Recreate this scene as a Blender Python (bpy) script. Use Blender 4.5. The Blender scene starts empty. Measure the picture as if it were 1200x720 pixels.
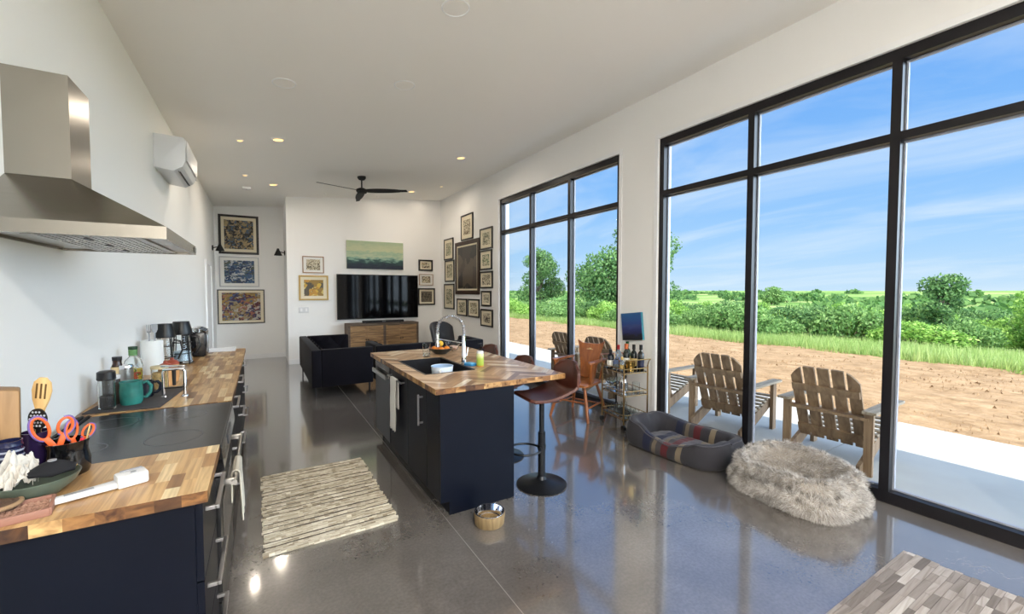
import bpy, bmesh, math, random
from mathutils import Vector, Matrix
random.seed(7)
PI = math.pi
C = bpy.context.scene.collection
S = bpy.context.scene

def lin(c):
    c /= 255.0
    return c/12.92 if c <= 0.04045 else ((c+0.055)/1.055)**2.4
def rgb(r, g, b): return (lin(r), lin(g), lin(b), 1.0)

# ---------------------------------------------------------------- materials
def nodes(name):
    m = bpy.data.materials.new(name); m.use_nodes = True
    nt = m.node_tree
    return m, nt, nt.nodes['Principled BSDF']
def N(nt, t, **kw):
    n = nt.nodes.new(t)
    for k, v in kw.items():
        if k in n.inputs: n.inputs[k].default_value = v
        else: setattr(n, k, v)
    return n
def ramp(nt, stops, interp='LINEAR'):
    n = nt.nodes.new('ShaderNodeValToRGB'); cr = n.color_ramp; cr.interpolation = interp
    while len(cr.elements) < len(stops): cr.elements.new(0.5)
    for e, (p, c) in zip(cr.elements, stops): e.position = p; e.color = c
    return n
def coords(nt, scale=(1,1,1), rot=(0,0,0), kind='Object'):
    tc = N(nt, 'ShaderNodeTexCoord'); mp = N(nt, 'ShaderNodeMapping')
    mp.inputs['Scale'].default_value = scale; mp.inputs['Rotation'].default_value = rot
    nt.links.new(tc.outputs[kind], mp.inputs['Vector'])
    return mp.outputs['Vector']
def mat(name, col, rough=0.5, metal=0.0, spec=0.5, var=0.0, vscale=8.0, vstretch=(1,1,1), bump=0.0, bscale=60.0,
        trans=0.0, ior=1.45, emit=0.0, coat=0.0, sheen=0.0, alpha=1.0, aniso=0.0):
    m, nt, p = nodes(name)
    p.inputs['Base Color'].default_value = col
    p.inputs['Roughness'].default_value = rough
    p.inputs['Metallic'].default_value = metal
    p.inputs['Specular IOR Level'].default_value = spec
    p.inputs['Transmission Weight'].default_value = trans
    p.inputs['IOR'].default_value = ior
    p.inputs['Coat Weight'].default_value = coat
    p.inputs['Sheen Weight'].default_value = sheen
    p.inputs['Anisotropic'].default_value = aniso
    if emit:
        p.inputs['Emission Color'].default_value = col; p.inputs['Emission Strength'].default_value = emit
    if var:
        nz = N(nt, 'ShaderNodeTexNoise', Scale=vscale, Detail=4.0)
        nt.links.new(coords(nt, vstretch), nz.inputs['Vector'])
        a = tuple(c*(1-var) for c in col[:3])+(1,); b = tuple(min(1, c*(1+var)) for c in col[:3])+(1,)
        r = ramp(nt, [(0.3, a), (0.7, b)])
        nt.links.new(nz.outputs['Fac'], r.inputs['Fac']); nt.links.new(r.outputs['Color'], p.inputs['Base Color'])
    if bump:
        nz = N(nt, 'ShaderNodeTexNoise', Scale=bscale, Detail=3.0)
        nt.links.new(coords(nt, vstretch), nz.inputs['Vector'])
        bp = N(nt, 'ShaderNodeBump', Strength=bump, Distance=0.01)
        nt.links.new(nz.outputs['Fac'], bp.inputs['Height']); nt.links.new(bp.outputs['Normal'], p.inputs['Normal'])
    return m
def mat_tone(name, stops, rough=0.4, grain=0.25, bump=0.0, coat=0.0, gscale=1.0):
    """colour picked per face by the attribute 'tone', grain running along the face attribute 'angle'"""
    m, nt, p = nodes(name)
    at = N(nt, 'ShaderNodeAttribute', attribute_name='tone'); an = N(nt, 'ShaderNodeAttribute', attribute_name='angle')
    r = ramp(nt, stops); nt.links.new(at.outputs['Fac'], r.inputs['Fac'])
    tc = N(nt, 'ShaderNodeTexCoord')
    vr = N(nt, 'ShaderNodeVectorRotate', rotation_type='Z_AXIS')
    nt.links.new(tc.outputs['Object'], vr.inputs['Vector']); nt.links.new(an.outputs['Fac'], vr.inputs['Angle'])
    ad = N(nt, 'ShaderNodeVectorMath', operation='MULTIPLY'); ad.inputs[1].default_value = (3*gscale, 55*gscale, 55*gscale)
    nt.links.new(vr.outputs['Vector'], ad.inputs[0])
    of = N(nt, 'ShaderNodeVectorMath', operation='ADD'); nt.links.new(ad.outputs[0], of.inputs[0])
    sc = N(nt, 'ShaderNodeVectorMath', operation='SCALE'); sc.inputs['Scale'].default_value = 40
    nt.links.new(at.outputs['Vector'], sc.inputs[0]); nt.links.new(sc.outputs[0], of.inputs[1])
    nz = N(nt, 'ShaderNodeTexNoise', Scale=1.0, Detail=4.0, Distortion=0.8); nt.links.new(of.outputs[0], nz.inputs['Vector'])
    g = ramp(nt, [(0.3, (1-grain*2, 1-grain*2.2, 1-grain*2.4, 1)), (0.62, (1, 1, 1, 1))]); nt.links.new(nz.outputs['Fac'], g.inputs['Fac'])
    mx = N(nt, 'ShaderNodeMix', data_type='RGBA', blend_type='MULTIPLY'); mx.inputs['Factor'].default_value = 1
    nt.links.new(r.outputs['Color'], mx.inputs['A']); nt.links.new(g.outputs['Color'], mx.inputs['B'])
    nt.links.new(mx.outputs['Result'], p.inputs['Base Color'])
    p.inputs['Roughness'].default_value = rough; p.inputs['Coat Weight'].default_value = coat
    if bump:
        bp = N(nt, 'ShaderNodeBump', Strength=bump, Distance=0.004)
        nt.links.new(nz.outputs['Fac'], bp.inputs['Height']); nt.links.new(bp.outputs['Normal'], p.inputs['Normal'])
    return m
def mat_wood(name, a, b, axis='X', rough=0.45, scale=1.0, coat=0.0):
    m, nt, p = nodes(name)
    s = {'X': (2, 30, 30), 'Y': (30, 2, 30), 'Z': (30, 30, 2)}[axis]
    nz = N(nt, 'ShaderNodeTexNoise', Scale=scale, Detail=5.0, Distortion=1.0)
    nt.links.new(coords(nt, s), nz.inputs['Vector'])
    r = ramp(nt, [(0.3, a), (0.68, b)]); nt.links.new(nz.outputs['Fac'], r.inputs['Fac'])
    nt.links.new(r.outputs['Color'], p.inputs['Base Color'])
    p.inputs['Roughness'].default_value = rough; p.inputs['Coat Weight'].default_value = coat
    return m
def mat_cells(name, cols, scale=20.0, stretch=(1,1,1), rough=0.6, distort=0.3, seed=0.0):
    """painted print: irregular patches from a palette"""
    m, nt, p = nodes(name)
    v = coords(nt, stretch)
    nz = N(nt, 'ShaderNodeTexNoise', Scale=scale*0.45, Detail=3.0); nt.links.new(v, nz.inputs['Vector'])
    mx = N(nt, 'ShaderNodeMix', data_type='VECTOR'); mx.inputs['Factor'].default_value = distort
    nt.links.new(v, mx.inputs['A']); nt.links.new(nz.outputs['Color'], mx.inputs['B'])
    off = N(nt, 'ShaderNodeVectorMath', operation='ADD'); off.inputs[1].default_value = (seed, seed*0.7, seed*1.3)
    nt.links.new(mx.outputs['Result'], off.inputs[0])
    vo = N(nt, 'ShaderNodeTexVoronoi', Scale=scale); nt.links.new(off.outputs[0], vo.inputs['Vector'])
    sp = N(nt, 'ShaderNodeSeparateColor'); nt.links.new(vo.outputs['Color'], sp.inputs['Color'])
    n = len(cols)
    r = ramp(nt, [(i/n, c) for i, c in enumerate(cols)], 'CONSTANT'); nt.links.new(sp.outputs['Red'], r.inputs['Fac'])
    nt.links.new(r.outputs['Color'], p.inputs['Base Color']); p.inputs['Roughness'].default_value = rough
    return m
def mat_bands(name, stops, axis, lo, hi, noise=0.05, nscale=6.0, rough=0.6, interp='LINEAR', nstretch=(1,1,1), sheen=0.0, bump=0.0):
    """colour by position along one object axis, edges broken by noise"""
    m, nt, p = nodes(name)
    v = coords(nt); sx = N(nt, 'ShaderNodeSeparateXYZ'); nt.links.new(v, sx.inputs[0])
    mr = N(nt, 'ShaderNodeMapRange'); mr.inputs['From Min'].default_value = lo; mr.inputs['From Max'].default_value = hi
    nt.links.new(sx.outputs[axis], mr.inputs['Value'])
    nz = N(nt, 'ShaderNodeTexNoise', Scale=nscale, Detail=5.0); nt.links.new(coords(nt, nstretch), nz.inputs['Vector'])
    ma = N(nt, 'ShaderNodeMath', operation='MULTIPLY_ADD'); ma.inputs[1].default_value = noise*2; ma.inputs[2].default_value = -noise
    nt.links.new(nz.outputs['Fac'], ma.inputs[0])
    ad = N(nt, 'ShaderNodeMath', operation='ADD'); nt.links.new(mr.outputs[0], ad.inputs[0]); nt.links.new(ma.outputs[0], ad.inputs[1])
    r = ramp(nt, stops, interp); nt.links.new(ad.outputs[0], r.inputs['Fac'])
    nt.links.new(r.outputs['Color'], p.inputs['Base Color']); p.inputs['Roughness'].default_value = rough
    p.inputs['Sheen Weight'].default_value = sheen
    if bump:
        n2 = N(nt, 'ShaderNodeTexNoise', Scale=220.0); nt.links.new(v, n2.inputs['Vector'])
        bp = N(nt, 'ShaderNodeBump', Strength=bump, Distance=0.004)
        nt.links.new(n2.outputs['Fac'], bp.inputs['Height']); nt.links.new(bp.outputs['Normal'], p.inputs['Normal'])
    return m
def mat_leaf(name, a, b, c):
    m, nt, p = nodes(name)
    at = N(nt, 'ShaderNodeAttribute', attribute_name='tone')
    r = ramp(nt, [(0.0, a), (0.5, b), (1.0, c)]); nt.links.new(at.outputs['Fac'], r.inputs['Fac'])
    nt.links.new(r.outputs['Color'], p.inputs['Base Color']); p.inputs['Roughness'].default_value = 0.6
    p.inputs['Specular IOR Level'].default_value = 0.2
    tr = N(nt, 'ShaderNodeBsdfTranslucent'); nt.links.new(r.outputs['Color'], tr.inputs['Color'])
    mx = N(nt, 'ShaderNodeMixShader'); mx.inputs[0].default_value = 0.4
    nt.links.new(p.outputs[0], mx.inputs[1]); nt.links.new(tr.outputs[0], mx.inputs[2])
    nt.links.new(mx.outputs[0], nt.nodes['Material Output'].inputs['Surface'])
    return m

# ---------------------------------------------------------------- mesh builder
class B:
    def __init__(s):
        s.bm = bmesh.new(); s.mi = 0
        s.tone = s.bm.faces.layers.float.new('tone'); s.ang = s.bm.faces.layers.float.new('angle')
        s.t = 0.5; s.a = 0.0
    def face(s, vs):
        try: f = s.bm.faces.new(vs)
        except ValueError: return None
        f.material_index = s.mi; f[s.tone] = s.t; f[s.ang] = s.a
        return f
    def poly(s, pts): return s.face([s.bm.verts.new(p) for p in pts])
    def mesh(s, pts, faces):
        vs = [s.bm.verts.new(p) for p in pts]
        return vs, [s.face([vs[i] for i in f]) for f in faces]
    def box(s, x0, y0, z0, x1, y1, z1, bev=0.0, seg=2):
        p = [(x0,y0,z0),(x1,y0,z0),(x1,y1,z0),(x0,y1,z0),(x0,y0,z1),(x1,y0,z1),(x1,y1,z1),(x0,y1,z1)]
        vs, fs = s.mesh(p, [(0,3,2,1),(4,5,6,7),(0,1,5,4),(1,2,6,5),(2,3,7,6),(3,0,4,7)])
        if bev:
            es = {e for f in fs for e in f.edges}
            bmesh.ops.bevel(s.bm, geom=list(es), offset=bev, segments=seg, profile=0.5, affect='EDGES')
        return s
    def bar(s, p0, p1, w, h, up=(0,0,1), bev=0.0):
        """rectangular bar between two points: w across, h along 'up'"""
        p0, p1 = Vector(p0), Vector(p1); d = (p1-p0).normalized(); u = Vector(up)
        r = d.cross(u).normalized(); u = r.cross(d).normalized()
        pts = []
        for q in (p0, p1):
            for a, b in ((-1,-1),(1,-1),(1,1),(-1,1)): pts.append(q+r*(a*w/2)+u*(b*h/2))
        vs, fs = s.mesh(pts, [(0,1,2,3),(7,6,5,4),(0,4,5,1),(1,5,6,2),(2,6,7,3),(3,7,4,0)])
        if bev:
            es = {e for f in fs for e in f.edges}
            bmesh.ops.bevel(s.bm, geom=list(es), offset=bev, segments=2, profile=0.5, affect='EDGES')
        return s
    def prism(s, poly, axis, a, b, bev=0.0):
        def P(u, v, w): return {'x': (w,u,v), 'y': (u,w,v), 'z': (u,v,w)}[axis]
        n = len(poly)
        pts = [P(u,v,a) for u, v in poly]+[P(u,v,b) for u, v in poly]
        fs = [tuple(range(n))[::-1], tuple(range(n, 2*n))]+[(i, (i+1)%n, n+(i+1)%n, n+i) for i in range(n)]
        vs, fs = s.mesh(pts, fs)
        if bev:
            es = {e for f in fs if f for e in f.edges}
            bmesh.ops.bevel(s.bm, geom=list(es), offset=bev, segments=2, profile=0.5, affect='EDGES')
        return s
    def tube(s, pts, r, seg=8, closed=False, cap=True):
        pts = [Vector(p) for p in pts]; n = len(pts)
        rs = r if isinstance(r, (list, tuple)) else [r]*n
        rings = []; prev = None
        for i, p in enumerate(pts):
            if closed: d = pts[(i+1)%n]-pts[i-1]
            else: d = pts[min(i+1, n-1)]-pts[max(i-1, 0)]
            d.normalize()
            if prev is None:
                u = Vector((0,0,1)) if abs(d.z) < 0.9 else Vector((1,0,0))
                u = (u-d*u.dot(d)).normalized()
            else: u = (prev-d*prev.dot(d)).normalized()
            prev = u; v = d.cross(u)
            rings.append([s.bm.verts.new(p+(u*math.cos(t)+v*math.sin(t))*rs[i]) for t in (2*PI*k/seg for k in range(seg))])
        m = n if closed else n-1
        for i in range(m):
            a, b = rings[i], rings[(i+1)%n]
            for k in range(seg): s.face([a[k], a[(k+1)%seg], b[(k+1)%seg], b[k]])
        if cap and not closed:
            s.face(rings[0][::-1]); s.face(rings[-1])
        return s
    def cyl(s, p0, p1, r0, r1=None, seg=16): return s.tube([p0, p1], [r0, r0 if r1 is None else r1], seg)
    def lathe(s, prof, c=(0,0,0), seg=24, sx=1.0, sy=1.0):
        rings = []
        for r, z in prof:
            if r < 1e-6: rings.append([s.bm.verts.new((c[0], c[1], c[2]+z))])
            else: rings.append([s.bm.verts.new((c[0]+r*sx*math.cos(2*PI*k/seg), c[1]+r*sy*math.sin(2*PI*k/seg), c[2]+z)) for k in range(seg)])
        for a, b in zip(rings, rings[1:]):
            for k in range(seg):
                l = (k+1) % seg
                if len(a) == 1 and len(b) == 1: continue
                if len(a) == 1: s.face([a[0], b[l], b[k]])
                elif len(b) == 1: s.face([a[k], a[l], b[0]])
                else: s.face([a[k], a[l], b[l], b[k]])
        return s
    def ball(s, c, r, seg=16, rings=10):
        rx, ry, rz = r if isinstance(r, (list, tuple)) else (r, r, r)
        prof = [(math.sin(PI*i/rings), -math.cos(PI*i/rings)) for i in range(rings+1)]
        prof[0] = (0, -1); prof[-1] = (0, 1)
        vs0 = len(s.bm.verts)
        s.lathe(prof, (0,0,0), seg); s.bm.verts.ensure_lookup_table()
        for v in list(s.bm.verts)[vs0:]: v.co = Vector((c[0]+v.co.x*rx, c[1]+v.co.y*ry, c[2]+v.co.z*rz))
        return s
    def grid(s, fn, nu, nv, cu=False, cv=False):
        g = [[s.bm.verts.new(fn(i/(nu if cu else nu-1), j/(nv if cv else nv-1))) for j in range(nv)] for i in range(nu)]
        for i in range(nu if cu else nu-1):
            for j in range(nv if cv else nv-1):
                s.face([g[i][j], g[(i+1)%nu][j], g[(i+1)%nu][(j+1)%nv], g[i][(j+1)%nv]])
        return g
    def xf(s, M):
        s.bm.transform(M); return s
    def obj(s, name, m, parent=None, loc=(0,0,0), rz=0.0, smooth=35, recalc=True, rot=None):
        if recalc: bmesh.ops.recalc_face_normals(s.bm, faces=s.bm.faces[:])
        me = bpy.data.meshes.new(name); s.bm.to_mesh(me); s.bm.free()
        for x in (m if isinstance(m, (list, tuple)) else [m]): me.materials.append(x)
        if smooth:
            me.shade_smooth(); me.set_sharp_from_angle(angle=math.radians(smooth))
        o = bpy.data.objects.new(name, me); C.objects.link(o)
        o.location = loc; o.rotation_euler = rot if rot else (0, 0, rz)
        if parent: o.parent = parent
        return o
def tag(o, label=None, cat=None, group=None, kind=None):
    if label: o['label'] = label
    if cat: o['category'] = cat
    if group: o['group'] = group
    if kind: o['kind'] = kind
    return o
def thing(name, label, cat, loc=(0,0,0), rz=0.0, group=None):
    o = bpy.data.objects.new(name, None); C.objects.link(o); o.empty_display_size = 0.1
    o.location = loc; o.rotation_euler = (0, 0, rz)
    return tag(o, label, cat, group)
def struct(o): o['kind'] = 'structure'; return o
def copy_tree(o, parent=None):
    c = o.copy(); C.objects.link(c)
    if parent: c.parent = parent
    for ch in list(o.children): copy_tree(ch, c)
    return c
def put(proto, used, loc, rz=0.0, label=None, group=None):
    """first call places the prototype itself, later calls copy it with its parts"""
    o = proto if not used else copy_tree(proto)
    used.append(1)
    o.location = loc; o.rotation_euler = (0, 0, rz)
    if label: o['label'] = label
    if group: o['group'] = group
    return o
def rrect(x0, y0, x1, y1, r, n=6):
    out = []
    for cx, cy, a in ((x1-r, y1-r, 0), (x0+r, y1-r, 90), (x0+r, y0+r, 180), (x1-r, y0+r, 270)):
        for k in range(n+1):
            t = math.radians(a+90*k/n); out.append((cx+r*math.cos(t), cy+r*math.sin(t)))
    return out
def clip(b, x0, y0, x1, y1):
    for co, no in (((x0,0,0),(-1,0,0)), ((x1,0,0),(1,0,0)), ((0,y0,0),(0,-1,0)), ((0,y1,0),(0,1,0))):
        bmesh.ops.bisect_plane(b.bm, geom=b.bm.verts[:]+b.bm.edges[:]+b.bm.faces[:], plane_co=co, plane_no=no, clear_outer=True)
def merge(dst, src):
    """append the faces of one builder to another"""
    mp = {v: dst.bm.verts.new(v.co) for v in src.bm.verts}
    for f in src.bm.faces:
        g = dst.bm.faces.new([mp[v] for v in f.verts]); g.material_index = f.material_index
        g[dst.tone] = f[src.tone]; g[dst.ang] = f[src.ang]
    src.bm.free()
def staves(b, x0, y0, x1, y1, z, w=0.045, lo=0.18, hi=0.5, along='y'):
    """butcher block face: staves of random length, flush"""
    u0, u1, v0, v1 = (x0, x1, y0, y1) if along == 'y' else (y0, y1, x0, x1)
    n = max(1, round((u1-u0)/w)); w = (u1-u0)/n
    for i in range(n):
        v = v0-random.uniform(0, lo)
        while v < v1:
            l = random.uniform(lo, hi); a, c = max(v, v0), min(v+l, v1); v += l
            if c-a < 1e-4: continue
            b.t = random.random(); p, q = u0+i*w, u0+(i+1)*w
            if along == 'y': b.a = -PI/2; b.poly([(p,a,z),(q,a,z),(q,c,z),(p,c,z)])
            else: b.a = 0; b.poly([(a,p,z),(c,p,z),(c,q,z),(a,q,z)])
def herring(b, x0, y0, x1, y1, z, w=0.05, n=6):
    t = B(); c45 = math.sqrt(0.5); ang = PI/4
    k = int(math.hypot(x1-x0, y1-y0)/w)+n+4; cx, cy = 1.6, 3.7
    k0 = 45
    for i in range(-k0, k0):
        for j in range(-k0, k0):
            d = (i-j) % (2*n)
            if d == 0: r = (i, j, i+n, j+1); a = -ang
            elif d == 2*n-1: r = (i, j, i+1, j+n); a = -ang-PI/2
            else: continue
            random.seed(i*7919+j*104729); t.t = random.random(); t.a = a
            pts = []
            for u, v in ((r[0],r[1]),(r[2],r[1]),(r[2],r[3]),(r[0],r[3])):
                u *= w; v *= w; pts.append((cx+(u-v)*c45, cy+(u+v)*c45, z))
            if max(p[0] for p in pts) < x0 or min(p[0] for p in pts) > x1 or max(p[1] for p in pts) < y0 or min(p[1] for p in pts) > y1: continue
            t.poly(pts)
    clip(t, x0, y0, x1, y1); merge(b, t)
def edge_blocks(b, p0, p1, z0, z1, w=0.07):
    """vertical side of a butcher block: end grain blocks"""
    p0, p1 = Vector(p0), Vector(p1); L = (p1-p0).length; n = max(1, round(L/w)); 
    for i in range(n):
        a, c = p0.lerp(p1, i/n), p0.lerp(p1, (i+1)/n); b.t = random.random(); b.a = random.uniform(0.2, 1.2)
        b.poly([(a.x,a.y,z0),(c.x,c.y,z0),(c.x,c.y,z1),(a.x,a.y,z1)])
# overhead sky gain, sun strength, exposure, ceiling lamp watts (front, added fill behind the viewer), gain of bright sky added out of view
SKY_TOP, SUN_E, EXPO, LAMP, LP_FILL = 2.5, 6.0, 0.42, 8.0, 88.0
SKY_FILL = 8.5
# ================================================================ SETTING
XL, XR, YT, YH, YR = -0.88, 4.0, 10.3, 11.6, -4.6
def ceil_z(x): return 3.5+(x+0.85)*0.0836
WHITE = mat('wall_paint', rgb(240, 239, 236), 0.85, bump=0.04, bscale=180)
CEIL = mat('ceiling_paint', rgb(246, 243, 237), 0.9)
TRIM = mat('trim_paint', rgb(238, 238, 238), 0.5)
BLACKM = mat('black_metal', rgb(22, 20, 24), 0.4, metal=0.2, spec=0.5)

# polished concrete floor
m, nt, p = nodes('polished_concrete')
v = coords(nt)
n1 = N(nt, 'ShaderNodeTexNoise', Scale=0.9, Detail=8.0, Roughness=0.65); nt.links.new(v, n1.inputs['Vector'])
n2 = N(nt, 'ShaderNodeTexNoise', Scale=60.0, Detail=4.0); nt.links.new(v, n2.inputs['Vector'])
r1 = ramp(nt, [(0.25, rgb(84, 79, 75)), (0.5, rgb(106, 101, 97)), (0.75, rgb(127, 122, 118))])
nt.links.new(n1.outputs['Fac'], r1.inputs['Fac'])
r2 = ramp(nt, [(0.35, (0.86,0.86,0.86,1)), (0.65, (1.06,1.06,1.06,1))]); nt.links.new(n2.outputs['Fac'], r2.inputs['Fac'])
mx = N(nt, 'ShaderNodeMix', data_type='RGBA', blend_type='MULTIPLY'); mx.inputs['Factor'].default_value = 1
nt.links.new(r1.outputs['Color'], mx.inputs['A']); nt.links.new(r2.outputs['Color'], mx.inputs['B'])
nt.links.new(mx.outputs['Result'], p.inputs['Base Color'])
p.inputs['Roughness'].default_value = 0.2; p.inputs['Specular IOR Level'].default_value = 0.6
p.inputs['Coat Weight'].default_value = 1.0; p.inputs['Coat Roughness'].default_value = 0.085; p.inputs['Coat IOR'].default_value = 2.05
CONC = m
JOINT = mat('joint_filler', rgb(124, 119, 114), 0.35, var=0.1)
b = B(); b.box(XL-0.2, YR-0.2, -0.15, XR+0.05, YH+0.2, 0.0)
floor = struct(b.obj('floor', CONC, smooth=0))
b = B(); b.box(1.084, YR, 0.0, 1.088, 9.0, 0.0004)
struct(b.obj('floor_joint', JOINT, smooth=0))

b = B(); b.prism([(XL-0.2, ceil_z(XL-0.2)), (XR+0.35, ceil_z(XR+0.35)), (XR+0.35, ceil_z(XR+0.35)+0.3), (XL-0.2, ceil_z(XL-0.2)+0.3)], 'y', YR-0.2, YH+0.2)
struct(b.obj('ceiling', CEIL, smooth=0))
b = B(); b.box(XL-0.2, YR-0.2, 0, XL, YH+0.2, ceil_z(XL)); struct(b.obj('wall_left', WHITE, smooth=0))
zc = ceil_z
b = B(); b.prism([(0.49, 0), (XR, 0), (XR, zc(XR)), (0.49, zc(0.49))], 'y', YT, YT+0.15); struct(b.obj('wall_back', WHITE, smooth=0))
b = B(); b.box(0.49, YT+0.15, 0, 0.62, YH, zc(0.49)); struct(b.obj('wall_side', WHITE, smooth=0))
b = B(); b.prism([(XL, 0), (0.62, 0), (0.62, zc(0.62)), (XL, zc(XL))], 'y', YH, YH+0.2); struct(b.obj('wall_hall', WHITE, smooth=0))
b = B(); b.prism([(XL, 0), (XR, 0), (XR, zc(XR)), (XL, zc(XL))], 'y', YR-0.2, YR); struct(b.obj('wall_rear', WHITE, smooth=0))
WT = 0.22
OPEN = [(4.02, 7.22), (0.2, 3.4), (-3.9, -0.7)]; HEAD = 3.36
b = B()
b.box(XR, YR-0.2, HEAD, XR+WT, YT+0.15, zc(XR))
ys = [YR-0.2]+[q for o in sorted(OPEN) for q in o]+[YT+0.15]
for i in range(0, len(ys), 2): b.box(XR, ys[i], 0, XR+WT, ys[i+1], HEAD)
struct(b.obj('wall_right', WHITE, smooth=0))
for nm, box in (('baseboard_left', (XL, 7.0, 0, XL+0.015, YH, 0.11)), ('baseboard_back', (0.49, YT-0.015, 0, XR, YT, 0.11)), ('baseboard_hall', (XL+0.015, YH-0.015, 0, 0.49, YH, 0.11)),
                ('baseboard_right', (XR-0.015, 7.3, 0, XR, YT-0.015, 0.11)), ('baseboard_pier', (XR-0.015, 3.47, 0, XR, 3.95, 0.11))):
    b = B(); b.box(*box, bev=0.004); struct(b.obj(nm, TRIM, smooth=0))

# window glass: thin panes, reflecting at a glance, letting the light straight through
m, nt, p = nodes('window_glass'); nt.nodes.remove(p)
tr = N(nt, 'ShaderNodeBsdfTransparent'); tr.inputs[0].default_value = (0.97, 0.985, 0.985, 1)
gl = N(nt, 'ShaderNodeBsdfGlossy'); gl.inputs['Roughness'].default_value = 0.0
lw = N(nt, 'ShaderNodeLayerWeight', Blend=0.12); mu = N(nt, 'ShaderNodeMath', operation='MULTIPLY'); mu.inputs[1].default_value = 0.35
nt.links.new(lw.outputs['Fresnel'], mu.inputs[0])
ms = N(nt, 'ShaderNodeMixShader'); nt.links.new(mu.outputs[0], ms.inputs[0]); nt.links.new(tr.outputs[0], ms.inputs[1]); nt.links.new(gl.outputs[0], ms.inputs[2])
nt.links.new(ms.outputs[0], nt.nodes['Material Output'].inputs['Surface'])
WGLASS = m
GASKET = mat('pale_gasket', rgb(150, 150, 160), 0.5)
FX0, FX1 = XR+0.02, XR+0.12
def window(name, y0, y1):
    fw = 0.06; zt = 2.73
    b = B()
    b.box(FX0, y0, 0.0, FX1, y0+fw, HEAD); b.box(FX0, y1-fw, 0.0, FX1, y1, HEAD)
    b.box(FX0, y0+fw, HEAD-fw-0.02, FX1, y1-fw, HEAD); b.box(FX0, y0+fw, 0.0, FX1, y1-fw, 0.09)
    w = struct(b.obj(name, BLACKM, smooth=0))
    bay = (y1-y0-0.0)/3; ms = [y0+bay, y0+2*bay]
    for yy in ms:
        b = B(); b.box(FX0, yy-0.03, 0.09, FX1, yy+0.03, HEAD-fw-0.02); b.obj('mullion', BLACKM, w, smooth=0)
    eds = [y0+fw]+[q for yy in ms for q in (yy-0.03, yy+0.03)]+[y1-fw]
    for i in range(0, 6, 2):
        b = B(); b.box(FX0, eds[i], zt-0.03, FX1, eds[i+1], zt+0.03); b.obj('transom', BLACKM, w, smooth=0)
        for z0, z1 in ((0.09, zt-0.03), (zt+0.03, HEAD-fw-0.02)):
            a, c = eds[i], eds[i+1]
            b = B(); b.box(FX0+0.055, a, z0, FX0+0.067, c, z1); b.obj('pane', WGLASS, w, smooth=0)
            g = B(); t = 0.012
            g.box(FX0+0.068, a, z0, FX0+0.095, a+t, z1); g.box(FX0+0.068, c-t, z0, FX0+0.095, c, z1)
            g.box(FX0+0.068, a+t, z0, FX0+0.095, c-t, z0+t); g.box(FX0+0.068, a+t, z1-t, FX0+0.095, c-t, z1)
            g.obj('glazing_bead', GASKET, w, smooth=0)
    return w
for i, (a, c) in enumerate(OPEN): window('window_%d' % (i+1), a, c)
# white casings round the openings
for i, (a, c) in enumerate(OPEN):
    b = B(); t = 0.05; q = 0.012
    b.box(XR-q, a-t, 0.0, XR, a, HEAD+t, bev=0.003); b.box(XR-q, c, 0.0, XR, c+t, HEAD+t, bev=0.003); b.box(XR-q, a, HEAD, XR, c, HEAD+t, bev=0.003)
    struct(b.obj('trim_%d' % (i+1), TRIM, smooth=0))
# door casing on the left wall by the hall
b = B()
for a in (9.55, 10.5): b.box(XL, a, 0, XL+0.03, a+0.09, 2.1, bev=0.004)
b.box(XL, 9.55, 2.1, XL+0.03, 10.59, 2.19, bev=0.004)
d = struct(b.obj('door_1', TRIM, smooth=0))
b = B(); b.box(XL, 9.64, 0.01, XL+0.012, 10.5, 2.1); b.obj('door_leaf', TRIM, d, smooth=0)

# ---------------------------------------------------------------- outdoors
PATIO = mat('patio_concrete', rgb(166, 163, 158), 0.8, var=0.08, vscale=1.5, bump=0.08, bscale=40)
b = B()
for y in range(-8, 24, 2): b.box(XR+WT, y+0.006, -0.14, 6.75, y+1.994, -0.02)
b.box(XR+WT, -8, -0.14, 6.74, 24, -0.03)
struct(b.obj('patio', PATIO, smooth=0))
def ground_z(x, y):
    if x < 13.2: return -0.07
    if x < 60: return -0.07-2.6*((x-13.2)/46.8)**0.8
    if x < 420: return -2.67+2.9*((x-60)/360)
    return 0.23+1.0*min(1, (x-420)/200)
m, nt, p = nodes('bare_dirt')
v = coords(nt)
n1 = N(nt, 'ShaderNodeTexNoise', Scale=2.2, Detail=12.0, Roughness=0.8); nt.links.new(coords(nt, (1.3, 0.8, 1)), n1.inputs['Vector'])
r1 = ramp(nt, [(0.28, rgb(104, 80, 58)), (0.46, rgb(136, 110, 82)), (0.62, rgb(160, 132, 102)), (0.8, rgb(180, 156, 126))]); nt.links.new(n1.outputs['Fac'], r1.inputs['Fac'])
n2 = N(nt, 'ShaderNodeTexNoise', Scale=5.0, Detail=6.0); nt.links.new(v, n2.inputs['Vector'])
bp = N(nt, 'ShaderNodeBump', Strength=0.9, Distance=0.08); nt.links.new(n2.outputs['Fac'], bp.inputs['Height'])
nt.links.new(bp.outputs['Normal'], p.inputs['Normal']); nt.links.new(r1.outputs['Color'], p.inputs['Base Color']); p.inputs['Roughness'].default_value = 0.95
p.inputs['Specular IOR Level'].default_value = 0.1
DIRT = m
from mathutils import noise as mn
def dirt(u, w):
    x, y = 6.7+u*6.9, -14+w*62
    e = 0.35*mn.noise(Vector((y*0.5, 3, 0)))
    return (x+e*u, y, -0.07+0.05*mn.noise(Vector((x*1.1, y*0.6, 0)))*min(1, (x-6.7)*0.8)+0.02*mn.noise(Vector((x*4, y*4, 5)))*min(1, (x-6.7)))
b = B(); b.grid(dirt, 60, 300); struct(b.obj('ground_dirt', DIRT, smooth=80))
m, nt, p = nodes('field')
v = coords(nt, (0.02, 0.012, 0.02))
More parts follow.
